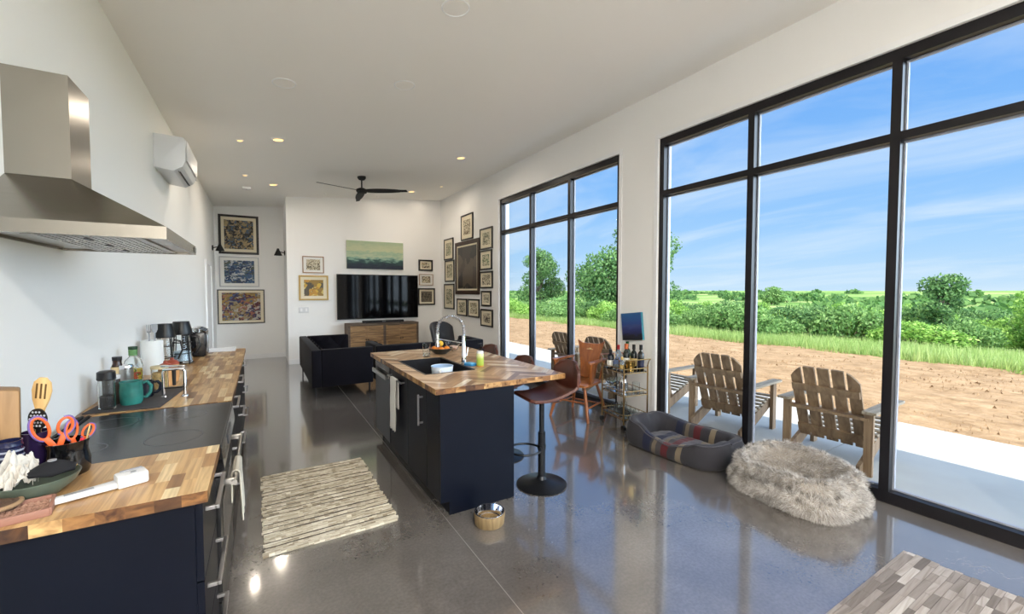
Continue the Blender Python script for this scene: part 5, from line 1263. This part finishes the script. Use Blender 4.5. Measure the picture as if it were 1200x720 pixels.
for k in range(52000):
    u = random.random(); v = 0.83*random.random()
    p = fluff(u, v); pu = fluff((u+e) % 1, v)-p; pv = fluff(u, min(1, v+e))-p; nn = pu.cross(pv)
    if nn.length < 1e-10: continue
    nn.normalize()
    if nn.dot(p-Vector((0, 0, 0.08))) < 0 and v > 0.42: nn = -nn
    if v <= 0.3 and nn.z < 0: nn = -nn
    if 0.3 < v <= 0.42:
        if nn.z < 0: nn = -nn
    if p.z < 0.012: continue
    cl_ = Vector((mn.noise(p*16+Vector((1, 0, 0))), mn.noise(p*16+Vector((0, 5, 0))), mn.noise(p*16+Vector((0, 0, 9)))-0.35))
    d = (nn*0.8+cl_*1.0+Vector((random.gauss(0, .25), random.gauss(0, .25), random.gauss(0, .25)))).normalized()
    l = random.uniform(0.02, 0.042); sd = d.cross(nn)
    if sd.length < 1e-4: continue
    sd = sd.normalized()*random.uniform(0.0010, 0.0019)
    q = p+d*l
    if q.z < 0.001: q.z = 0.001
    b.t = min(1, max(0, 0.56+0.42*mn.noise(p*34)+random.gauss(0, 0.26))); b.a = 0
    b.poly([p-sd, p+sd, q])
b.obj('fur_cover', FURC, t, smooth=0, recalc=False)

# woven striped rug
t = thing('striped_rug', 'cream and charcoal striped woven rag rug on the floor beside the island', 'rug', (0.385, 3.51, 0), math.radians(0.5))
RUGM = mat_tone('rag_rug_cotton', [(0.0, rgb(70, 66, 64)), (0.25, rgb(120, 112, 102)), (0.45, rgb(190, 182, 162)), (0.75, rgb(214, 206, 186)), (1.0, rgb(228, 222, 206))], 0.95, 0.3)
random.seed(4); b = B(); rows = 64; pitch = 1.27/rows
for i in range(rows):
    y = -0.635+(i+0.5)*pitch; x0 = -0.405+random.uniform(-0.012, 0.012); x1 = 0.405+random.uniform(-0.012, 0.012)
    ph = random.uniform(0, 9); dark = (i % 3 == 1) and random.random() < 0.85; seg = 26
    pts = []
    for k in range(seg+1):
        x = x0+(x1-x0)*k/seg
        pts.append((x, y+0.0025*math.sin(x*9+ph)+0.003*mn.noise(Vector((x*6, i, 0))), 0.007+0.0015*mn.noise(Vector((x*14, i*3.0, 2)))))
    for k in range(seg):
        nz = mn.noise(Vector((pts[k][0]*7, i*1.7, 5)))
        b.t = (0.12+0.4*abs(nz)) if dark else max(0.25, min(1, 0.75+0.55*nz))
        b.tube(pts[k:k+2], (0.0075 if dark else 0.0105), 8, cap=(k in (0, seg-1)))
b.obj('weave', RUGM, t, smooth=60)
b = B(); b.box(-0.39, -0.625, 0.0008, 0.39, 0.625, 0.004); b.obj('backing', mat('rug_backing', rgb(96, 90, 82), 0.95), t, smooth=0)
# hide patchwork rug
t = thing('patchwork_rug', 'grey-beige patchwork hide rug at the lower right corner near the window', 'rug', (2.36, -0.05, 0), 0.0)
HIDE = mat_tone('hide_patches', [(0.0, rgb(100, 92, 86)), (0.2, rgb(130, 122, 116)), (0.6, rgb(152, 144, 137)), (0.9, rgb(168, 161, 155)), (1.0, rgb(188, 182, 177))], 0.75, 0.16)
random.seed(9); b = B(); y = -1.0; X0, X1 = -1.0, 1.0
while y < 1.0:
    w = random.uniform(0.028, 0.037); x = X0+random.uniform(-0.012, 0.006)
    while x < X1:
        l = random.uniform(0.10, 0.27); x2 = min(x+l, X1+random.uniform(-0.006, 0.012)); b.t = random.random(); b.a = random.uniform(-0.15, 0.15)
        if x2-x > 0.01: b.box(x+0.0008, y+0.0008, 0.0055, x2-0.0008, min(y+w, 1.0)-0.0008, 0.0085+random.uniform(-0.0006, 0.0006))
        x += l
    y += w
b.obj('hide_strips', HIDE, t, smooth=0)
b = B(); b.box(X0+0.004, -0.998, 0.0005, X1-0.004, 0.998, 0.0054); b.obj('felt_backing', mat('felt', rgb(90, 80, 76), 0.95), t, smooth=0)
# dog bowl
t = thing('dog_bowl', 'round pet bowl with a wood-look rim and steel inside, on the floor by the island', 'dog bowl', (1.325, 2.535, 0))
b = B(); b.lathe([(0, 0), (0.098, 0), (0.102, 0.006), (0.108, 0.075), (0.106, 0.082), (0.098, 0.082), (0.094, 0.02), (0, 0.015)], seg=40); b.obj('holder', mat_wood('light_wood_rim', rgb(112, 92, 62), rgb(146, 124, 88), 'Z', 0.6), t)
b = B(); b.lathe([(0.104, 0.0825), (0.103, 0.087), (0.096, 0.086), (0.084, 0.03), (0.07, 0.024), (0, 0.022)], seg=40); o = b.obj('steel_insert', CHROME, t); solid(o, 0.0015)
b = B(); b.lathe([(0.074, 0.0275), (0.05, 0.034), (0, 0.038)], seg=28); b.lathe([(0, 0.0265), (0.074, 0.0275)], seg=28); b.obj('kibble', mat('kibble', rgb(140, 112, 66), 0.9, var=0.4, vscale=120, bump=0.9, bscale=160), t)

# ================================================================ LIVING ROOM
VELV = mat('dark_velvet', rgb(13, 11, 18), 0.75, var=0.2, vscale=4, sheen=0.04, spec=0.12); LEGM = BLKMATT
def tuft(w, h, u, v, rows=2, px=0.17):
    """diamond tufting depth at (u along, v up), metres"""
    a = u/px; c = v/(h/rows)
    m1 = abs(math.sin(PI*(a+c)/2)); m2 = abs(math.sin(PI*(a-c)/2))
    return 0.035*min(1, (m1*m2)**0.5*1.2)
def sofa(name, label, x0, y0, x1, y1, back):
    """tuxedo sofa in its own frame: back along -x for 'x', arms at both y ends"""
    cx, cy = (x0+x1)/2, (y0+y1)/2
    L_, D_ = (y1-y0, x1-x0) if back == 'x' else (x1-x0, y1-y0)
    t = thing(name, label, 'sofa', (cx, cy, 0), 0 if back == 'x' else PI/2)
    hd, hl = D_/2, L_/2; th = 0.13; H = 0.72
    b = B(); b.box(-hd, -hl, 0.16, -hd+th, hl, H, bev=0.018, seg=3); bo = b.obj('back', VELV, t)
    for s in (-1, 1):
        b = B(); b.box(-hd+th+0.001, s*hl-(th if s > 0 else 0), 0.16, hd, s*hl+(th if s < 0 else 0), H, bev=0.018, seg=3); b.obj('arm', VELV, t)
    b = B(); b.box(-hd+th, -hl+th, 0.16, hd-0.005, hl-th, 0.30, bev=0.01); b.obj('base', VELV, t)
    b = B(); b.box(-hd+th+0.05, -hl+th+0.045, 0.302, hd-0.01, -0.003, 0.45, bev=0.03, seg=3); b.obj('seat_cushion', VELV, t)
    b = B(); b.box(-hd+th+0.05, 0.003, 0.302, hd-0.01, hl-th-0.045, 0.45, bev=0.03, seg=3); b.obj('seat_cushion', VELV, t)
    b = B(); w = 2*hl-2*th-0.01; hh = H-0.34
    b.grid(lambda u, v: (-hd+th+0.002+tuft(w, hh, u*w, v*hh), -w/2+u*w, 0.32+v*(hh+0.01)), 90, 24); o = b.obj('tufted_back', VELV, t)
    for s in (-1, 1):
        b = B(); ww = 2*hd-th-0.06
        b.grid(lambda u, v: (-hd+th+0.05+u*ww, s*(hl-th-0.002-tuft(ww, hh, u*ww, v*hh)), 0.32+v*(hh+0.01)), 50, 24); b.obj('tufted_arm', VELV, t)
    for x in (-hd+0.05, hd-0.05):
        for y in (-hl+0.05, hl-0.05):
            b = B(); b.cyl((x, y, 0), (x, y, 0.161), 0.010, 0.015, 10); b.obj('leg', LEGM, t)
sofa('sofa', 'dark tufted velvet sofa with its back to the hall, nearest the left of the television', 0.62, 6.80, 1.50, 9.12, 'x')
sofa('sofa', 'dark velvet sofa facing the television, partly hidden by the island', 1.56, 6.84, 3.46, 7.68, 'y')
# television
t = thing('flat_screen_tv', 'large flat screen television mounted on the end wall above the wooden console', 'television', (2.415, YT, 1.46))
TW, TH = 0.94, 0.52
b = B(); b.box(-TW, -0.075, -TH, TW, -0.03, TH, bev=0.004); b.box(-0.3, -0.03, -0.25, 0.3, -0.0005, 0.25); b.obj('housing', BLKPLAST, t, smooth=0)
b = B(); b.box(-TW+0.012, -0.0775, -TH+0.018, TW-0.012, -0.0755, TH-0.012); b.obj('screen', mat('screen_glass', rgb(5, 5, 7), 0.05, spec=0.15), t, smooth=0)
# console
CONW = mat_wood('weathered_frame', rgb(74, 60, 50), rgb(108, 92, 78), 'X', 0.7); DOORW = mat_wood('reclaimed_door_wood', rgb(104, 78, 52), rgb(176, 140, 98), 'X', 0.7)
t = thing('media_console', 'weathered wooden media console with four slatted doors under the television', 'console', (2.43, 10.02, 0))
cw = 0.80
b = B(); b.box(-cw, -0.21, 0.82, cw, 0.25, 0.86, bev=0.003); b.box(-cw, -0.2, 0.08, -cw+0.05, 0.25, 0.82); b.box(cw-0.05, -0.2, 0.08, cw, 0.25, 0.82); b.box(-0.03, -0.2, 0.08, 0.03, 0.25, 0.82)
b.box(-cw+0.05, 0.2, 0.08, -0.03, 0.25, 0.82); b.box(0.03, 0.2, 0.08, cw-0.05, 0.25, 0.82); b.box(-cw+0.05, -0.2, 0.08, -0.03, 0.2, 0.12); b.box(0.03, -0.2, 0.08, cw-0.05, 0.2, 0.12)
for x in (-cw+0.05, cw-0.05):
    for y in (-0.17, 0.21): b.box(x-0.03, y-0.03, 0, x+0.03, y+0.03, 0.08)
b.obj('frame', CONW, t, smooth=0)
dw = (cw-0.08)/2
for i, x in enumerate((-cw+0.052, -cw+0.052+dw, 0.032, 0.032+dw)):
    b = B(); b.box(x, -0.205, 0.125, x+0.04, -0.18, 0.815); b.box(x+dw-0.044, -0.205, 0.125, x+dw-0.004, -0.18, 0.815)
    z = 0.125; random.seed(i)
    while z < 0.80: h = min(random.uniform(0.085, 0.13), 0.815-z); b.box(x+0.04, -0.202+random.uniform(0, 0.006), z+0.003, x+dw-0.044, -0.183, z+h-0.003); z += h
    d = b.obj('door', DOORW, t, smooth=0)
    k = B(); kx = x+dw-0.03 if i % 2 == 0 else x+0.02; k.cyl((kx, -0.206, 0.5), (kx, -0.23, 0.5), 0.012, seg=12); k.obj('knob', BLKMATT, d)
t = thing('soundbar', 'slim dark soundbar standing on the wooden console below the television', 'soundbar', (2.43, 9.93, 0.8605))
b = B(); b.box(-0.47, -0.04, 0.008, 0.47, 0.04, 0.06, bev=0.008); b.obj('housing', BLKMATT, t)
b = B(); b.box(-0.4, -0.03, 0, -0.36, 0.03, 0.0081); b.box(0.36, -0.03, 0, 0.4, 0.03, 0.0081); b.obj('feet', BLKPLAST, t, smooth=0)
b = B(); b.box(-0.04, -0.0418, 0.028, 0.04, -0.0402, 0.04); b.obj('badge', GREYP, t, smooth=0)
# pictures
FBLK = mat('black_frame', rgb(24, 20, 20), 0.35); FBRN = mat('dark_brown_frame', rgb(52, 32, 22), 0.4, var=0.2); FGLD = mat('gold_frame', rgb(176, 146, 84), 0.4, metal=0.3); FSIL = mat('silver_frame', rgb(170, 170, 172), 0.35, metal=0.4); FTAN = mat('tan_frame', rgb(150, 110, 70), 0.5)
MATC = mat('cream_mat', rgb(224, 214, 188), 0.8); MATW = mat('white_mat', rgb(228, 226, 220), 0.8)
def picture(label, wall, a0, z0, a1, z1, frame, fw, matm, mw, art, dep=0.028):
    """framed print; wall 'back' (faces -y), 'hall' (faces -y) or 'right' (faces -x); a runs along the wall"""
    w, h = abs(a1-a0)/2, abs(z1-z0)/2; a, z = (a0+a1)/2, (z0+z1)/2
    loc = {'back': (a, YT, z), 'hall': (a, YH, z), 'right': (XR, a, z)}[wall]
    t = thing('framed_picture', label, 'picture', loc, PI*1.5 if wall == 'right' else 0)
    b = B(); y0, y1 = -dep, -0.001
    b.box(-w, y0, -h, -w+fw, y1, h, bev=0.003); b.box(w-fw, y0, -h, w, y1, h, bev=0.003); b.box(-w+fw, y0, h-fw, w-fw, y1, h, bev=0.003); b.box(-w+fw, y0, -h, w-fw, y1, -h+fw, bev=0.003)
    b.obj('frame', frame, t, smooth=0)
    iw, ih = w-fw, h-fw; mx, my = iw*mw, ih*mw
    if mw > 0:
        b = B(); yy = -dep*0.55
        b.box(-iw, yy, -ih, -iw+mx, yy+0.004, ih); b.box(iw-mx, yy, -ih, iw, yy+0.004, ih); b.box(-iw+mx, yy, ih-my, iw-mx, yy+0.004, ih); b.box(-iw+mx, yy, -ih, iw-mx, yy+0.004, -ih+my)
        b.obj('mount', matm, t, smooth=0)
    b = B(); b.box(-iw+mx, -dep*0.5, -ih+my, iw-mx, -dep*0.5+0.003, ih-my); b.obj('print', art, t, smooth=0)
    return t
INK = lambda s, pale=rgb(206, 196, 168), dark=rgb(64, 56, 48), mid=rgb(128, 112, 88): mat_cells('etching', [pale, pale, mid, dark, pale], 26, (1,1,1), 0.7, 0.5, s)
A_MOS = mat_cells('mosaic_print', [rgb(40, 38, 36), rgb(150, 132, 96), rgb(96, 88, 70), rgb(70, 90, 110), rgb(176, 150, 110), rgb(30, 28, 28)], 26, (1,1,1), 0.6, 0.2, 1.0)
A_BLU = mat_cells('blue_print', [rgb(52, 80, 116), rgb(70, 98, 112), rgb(36, 54, 86), rgb(176, 180, 180), rgb(80, 86, 74), rgb(60, 92, 130)], 15, (1,1,1.6), 0.6, 0.5, 2.0)
A_STL = mat_cells('still_life_print', [rgb(150, 122, 62), rgb(150, 96, 80), rgb(52, 50, 84), rgb(150, 134, 104), rgb(84, 36, 50), rgb(176, 168, 156), rgb(76, 92, 124), rgb(120, 100, 60)], 14, (1,1,1.3), 0.6, 0.5, 3.0)
picture('black framed mosaic-like print, topmost of three in the hall recess', 'hall', -0.80, 2.44, -0.02, 3.33, FBLK, 0.05, MATC, 0.17, A_MOS)
picture('silver framed blue print, middle of three in the hall recess', 'hall', -0.80, 1.69, -0.03, 2.38, FSIL, 0.02, MATW, 0.2, A_BLU)
picture('thin black framed colourful still life, lowest of three in the hall recess', 'hall', -0.85, 0.84, 0.07, 1.63, FBLK, 0.022, MATC, 0.14, A_STL)
picture('small thin-framed print above the gold framed one, left of the television', 'back', 0.79, 1.99, 1.22, 2.36, FTAN, 0.018, MATW, 0.3, INK(5))
picture('gold framed autumn print directly left of the television', 'back', 0.71, 1.39, 1.305, 1.94, FGLD, 0.035, MATC, 0.26, mat_cells('autumn_print', [rgb(206, 170, 70), rgb(150, 120, 60), rgb(190, 140, 60), rgb(90, 84, 70), rgb(216, 196, 120)], 12, (1,1,1), 0.6, 0.4, 6.0))
picture('small dark framed print, top of three right of the television', 'back', 3.395, 2.10, 3.765, 2.38, FBLK, 0.04, MATC, 0.3, INK(7, mid=rgb(170, 140, 90)))
picture('small pale framed print, middle of three right of the television', 'back', 3.41, 1.74, 3.77, 2.02, FTAN, 0.012, MATW, 0.34, INK(8))
picture('black framed dark print, lowest of three right of the television', 'back', 3.375, 1.24, 3.82, 1.665, FBLK, 0.035, MATC, 0.24, INK(9, rgb(110, 100, 84), rgb(26, 24, 22), rgb(60, 54, 48)))
RW = [('small dark framed print highest of all on the picture wall by the corner', 8.371, 2.74, 9.0, 3.31, 0.3),
 ('black framed print at the upper right of the picture wall, nearest the window top', 7.47, 2.45, 8.03, 2.89, 0.28),
 ('black framed print at the top of the left column on the picture wall', 9.47, 2.36, 10.05, 2.88, 0.28),
 ('black framed green print, second down in the picture wall column beside the far window', 7.50, 2.03, 8.03, 2.435, 0.28),
 ('black framed print in the middle of the left column on the picture wall', 9.42, 1.82, 10.0, 2.35, 0.26),
 ('black framed dark print, third down in the picture wall column beside the far window', 7.47, 1.65, 8.03, 2.00, 0.22),
 ('black framed tall print at the bottom of the left column on the picture wall', 9.43, 1.15, 10.06, 1.77, 0.28),
 ('small narrow black framed print, fourth down in the picture wall column beside the far window', 7.54, 1.28, 7.97, 1.60, 0.3),
 ('black framed print below the large dark picture, the one nearer the corner', 8.70, 1.02, 9.26, 1.42, 0.24),
 ('black framed print below the large dark picture, the one nearer the window', 8.07, 1.02, 8.63, 1.42, 0.24),
 ('black framed print, lowest in the picture wall column beside the far window', 7.47, 0.86, 8.0, 1.22, 0.28)]
tint = [rgb(120, 100, 80), rgb(120, 124, 100), rgb(110, 130, 90), rgb(70, 116, 70), rgb(100, 116, 90), rgb(60, 50, 44), rgb(60, 84, 60), rgb(70, 66, 60), rgb(90, 100, 70), rgb(120, 100, 50), rgb(100, 80, 80)]
for i, (lab, a0, z0, a1, z1, mw) in enumerate(RW): picture(lab, 'right', a0, z0, a1, z1, FBLK, 0.032, MATC, mw+0.05, INK(10+i, mid=tint[i]))
picture('largest dark picture in a wide brown frame at the centre of the picture wall', 'right', 8.06, 1.52, 9.34, 2.725, FBRN, 0.09, MATC, 0.07, mat_cells('dark_oil', [rgb(52, 44, 38), rgb(70, 60, 52), rgb(30, 28, 26), rgb(90, 78, 66), rgb(40, 36, 32)], 5, (1,1,1), 0.3, 0.5, 30.0))
# landscape canvas over the television
t = thing('canvas_picture', 'wide landscape canvas with pale sky above the television', 'painting', (2.35, YT, 2.435))
b = B(); b.box(-0.655, -0.04, -0.325, 0.655, -0.001, 0.325, bev=0.003); b.obj('wrapped_sides', mat('raw_canvas', rgb(206, 206, 190), 0.8), t, smooth=0)
b = B(); b.box(-0.653, -0.042, -0.323, 0.653, -0.0403, 0.323); b.obj('painted_face', mat_bands('landscape_paint', [(0.0, rgb(20, 26, 46)), (0.14, rgb(26, 42, 56)), (0.28, rgb(44, 78, 74)), (0.36, rgb(128, 164, 146)), (0.46, rgb(184, 194, 160)), (0.58, rgb(150, 178, 150)), (0.68, rgb(190, 194, 154)), (1.0, rgb(160, 178, 146))], 'Z', -0.325, 0.325, 0.22, 7, 0.6, nstretch=(1, 1, 3)), t, smooth=0)
# light switch, wall lamps
t = thing('light_switch', 'white double light switch on the end wall left of the sofa top', 'switch', (0.80, YT, 1.18))
b = B(); b.box(-0.10, -0.008, -0.06, 0.10, -0.0005, 0.06, bev=0.003); b.obj('plate', WHITEP, t, smooth=0)
for x in (-0.05, 0.05):
    b = B(); b.box(x-0.02, -0.013, -0.035, x+0.02, -0.0085, 0.035, bev=0.002); b.obj('rocker', TRIM, t, smooth=0)
def sconce(label, loc, nx):
    t = thing('wall_sconce', label, 'wall lamp', loc)
    b = B(); b.cyl((0, 0, 0), (nx*0.02, 0, 0), 0.055, seg=20); b.obj('wall_plate', BLKMATT, t)
    b = B(); b.tube([(nx*0.02, 0, 0), (nx*0.09, 0, 0.02), (nx*0.13, 0, 0.01)], 0.010, 8); b.obj('arm', BLKMATT, t)
    b = B(); b.lathe([(0.0, 0.10), (0.022, 0.095), (0.03, 0.06), (0.085, -0.06), (0.082, -0.06), (0.026, 0.055), (0, 0.06)], (nx*0.14, 0, 0), 24); b.obj('shade', BLKMATT, t)
sconce('black cone wall lamp on the left wall of the hall recess beside the top picture', (XL, 11.05, 2.52), 1)
sconce('black cone wall lamp on the right side wall of the hall recess', (0.49, 10.95, 2.46), -1)
# black lounge chair in the corner
t = thing('lounge_chair', 'black upholstered chair in the far corner below the picture wall', 'chair', (3.28, 8.05, 0), math.radians(-70))
BLKF = mat('black_upholstery', rgb(26, 26, 32), 0.6, sheen=0.3)
def backf(u, v):
    a = (u-0.5)*2.0; z = 0.42+0.54*v; r = 0.30+0.03*v
    return (-r*math.cos(a*1.05)+0.06-0.10*v, r*math.sin(a*1.05)*1.05, z-0.12*abs(a)**3*v)
b = B(); b.grid(backf, 24, 16); o = b.obj('backrest', BLKF, t); solid(o, 0.05); md = o.modifiers.new('round', 'BEVEL'); md.width = 0.015; md.segments = 2
b = B(); b.prism([(0.30*math.cos(2*PI*k/24)*1.05, 0.27*math.sin(2*PI*k/24)*1.05) for k in range(24)], 'z', 0.36, 0.46, bev=0.02); b.obj('seat', BLKF, t)
for k in range(4):
    a = PI/4+k*PI/2; b = B(); b.cyl((0.27*math.cos(a), 0.27*math.sin(a), 0), (0.2*math.cos(a), 0.2*math.sin(a), 0.361), 0.012, 0.016, 10); b.obj('leg', BLKMATT, t)
# ceiling fan
FZ = zc(1.64); t = thing('ceiling_fan', 'black three-blade ceiling fan with a short downrod over the seating area', 'ceiling fan', (1.64, 8.2, FZ))
b = B(); b.lathe([(0.0, 0.012), (0.075, 0.012), (0.075, -0.03), (0.05, -0.06), (0.016, -0.07), (0, -0.07)], seg=32); b.obj('canopy', BLKMATT, t)
b = B(); b.cyl((0, 0, -0.06), (0, 0, -0.22), 0.014, seg=14); b.obj('downrod', BLKMATT, t)
b = B(); b.lathe([(0, -0.205), (0.04, -0.21), (0.095, -0.235), (0.10, -0.27), (0.08, -0.30), (0.05, -0.31), (0, -0.312)], seg=36); b.obj('motor', BLKMATT, t)
for k in range(3):
    a = math.radians(-36+120*k); b = B()
    def bl(u, v):
        r = 0.08+0.78*u; w = 0.055+0.03*math.sin(PI*min(1, u*1.2))**0.7-0.02*u; y = (v-0.5)*2*w
        return (r*math.cos(a)-y*math.sin(a), r*math.sin(a)+y*math.cos(a), -0.262-0.24*y-0.02*u)
    b.grid(bl, 24, 8); o = b.obj('blade', BLKMATT, t); solid(o, 0.009)
# ceiling discs and smoke alarm
def disc(x, y, label):
    t = thing('ceiling_speaker', label, 'ceiling speaker', (x, y, zc(x))); t.rotation_euler = (0, -math.atan(0.0836), 0)
    b = B(); b.lathe([(0.105, 0), (0.105, -0.004), (0.098, -0.007), (0.094, -0.003), (0.094, 0)], seg=40); b.obj('rim', TRIM, t)
    b = B(); b.lathe([(0, -0.0035), (0.0935, -0.0035), (0.0935, 0), (0, 0)], seg=40); b.obj('grille', CEIL, t)
disc(1.269, 2.947, 'white round ceiling disc at the top edge, closest to the viewer')
disc(0.23, 4.663, 'white round ceiling disc nearer the left wall, ahead of the air conditioner')
disc(1.288, 4.296, 'white round ceiling disc near the middle of the ceiling')
t = thing('smoke_alarm', 'small white box-shaped smoke alarm on the ceiling near the hall', 'smoke alarm', (-0.193, 9.45, zc(-0.193)))
b = B(); b.box(-0.07, -0.05, -0.045, 0.07, 0.05, 0.002, bev=0.01); b.obj('housing', WHITEP, t)
b = B(); b.cyl((0, 0, -0.0455), (0, 0, -0.049), 0.012, seg=14); b.obj('test_button', GREYP, t)

# ================================================================ PATIO CHAIRS
CED = mat_wood('weathered_cedar', rgb(104, 80, 58), rgb(142, 116, 88), 'Z', 0.75, scale=0.7); CEDX = mat_wood('weathered_cedar_arm', rgb(116, 100, 82), rgb(154, 140, 120), 'X', 0.75)
def make_adirondack():
    """+x is the front; origin on the ground below the middle of the seat"""
    t = thing('patio_chair', '', 'chair', (0,0,0))
    slope = lambda x: 0.36+0.22*(x-0.25)           # seat height along x
    w5 = 0.097; n = 5; gap = 0.024
    def back_pt(s): return (-0.155-0.29*s, 0.22+0.70*s)     # (x, z) along the back, s 0..1
    dx, dz = -0.29, 0.72; L = math.hypot(dx, dz); ux, uz = dx/L, dz/L
    for i in range(n):
        y0 = (i-2)*(w5+gap)-w5/2; b = B(); out = []
        lo, hi = y0, y0+w5
        def top(y): q = abs(y)/0.30; return 0.80-0.13*max(0, (q-0.45)/0.55)**2.2
        m_ = 8; edge = [(lo, 0.0), (hi, 0.0)]+[(hi-(hi-lo)*k/m_, top(hi-(hi-lo)*k/m_)) for k in range(m_+1)]
        pts = []
        for y, s in edge: pts.append((-0.155+ux*s, y, 0.20+uz*s))
        k = len(pts); nx, nz = uz*0.02, -ux*0.02
        P = pts+[(p[0]-nx, p[1], p[2]-nz) for p in pts]
        b.mesh(P, [tuple(range(k)), tuple(range(2*k-1, k-1, -1))]+[(j, k+j, k+(j+1)%k, (j+1)%k) for j in range(k)])
        b.obj('back_slat', CED, t, smooth=0)
    def rail(s, half, h, th=0.025, off=0.033):
        b = B(); c = (-0.155+ux*s-uz*off, 0.20+uz*s+ux*off)
        b.bar((c[0], -half, c[1]), (c[0], half, c[1]), th, h, (ux, 0, uz), bev=0.002); b.obj('back_rail', CED, t, smooth=0)
    rail(0.58, 0.285, 0.07); rail(0.10, 0.29, 0.09)
    b = B(); b.box(-0.385, -0.345, 0.50, -0.30, 0.345, 0.53, bev=0.002); b.obj('arm_cross_rail', CED, t, smooth=0)
    for s in (-1, 1):
        b = B(); b.box(-0.43, s*0.36-0.055, 0.575, 0.38, s*0.36+0.055, 0.60, bev=0.004); b.obj('arm', CEDX, t, smooth=0)
        b = B(); b.box(-0.375, s*0.345-0.035, 0.0, -0.335, s*0.345+0.035, 0.574, bev=0.002); b.obj('rear_leg', CED, t, smooth=0)
        b = B(); b.box(0.26, s*0.345-0.02, 0.0, 0.35, s*0.345+0.02, 0.574, bev=0.002); b.obj('front_leg', CED, t, smooth=0)
        b = B(); b.prism([(-0.46, 0.0), (-0.36, 0.0), (0.33, 0.28), (0.33, 0.36), (0.25, 0.37), (-0.46, 0.10)], 'y', s*0.30-0.016, s*0.30+0.016); b.obj('side_rail', CED, t, smooth=0)
    for k in range(6):
        x = -0.08+k*0.075; z = 0.245+0.33*(x+0.08)
        b = B(); b.bar((x, -0.32, z+0.03), (x, 0.32, z+0.03), 0.065, 0.02, (0, 0, 1)); b.obj('seat_slat', CEDX, t, smooth=0)
    return t
ad = make_adirondack(); ua = []; GA = 'adirondack chairs in a row on the patio'
for x, y, rz, lab in ((4.84, 1.875, 0.05, 'weathered wooden adirondack chair on the patio behind the fluffy dog bed'),
                      (4.82, 2.95, 0.10, 'weathered wooden adirondack chair on the patio behind the striped dog bed'),
                      (4.92, 4.06, 0.05, 'adirondack chair mostly hidden behind the white pier, one arm showing'),
                      (4.86, 4.95, 0.05, 'adirondack chair seen through the far window just left of the bar cart'),
                      (4.86, 5.84, 0.05, 'farthest adirondack chair, its rounded back showing above the wooden armchair')):
    put(ad, ua, (x, y, -0.0195), rz, lab, GA).scale = (0.94, 0.94, 0.965)
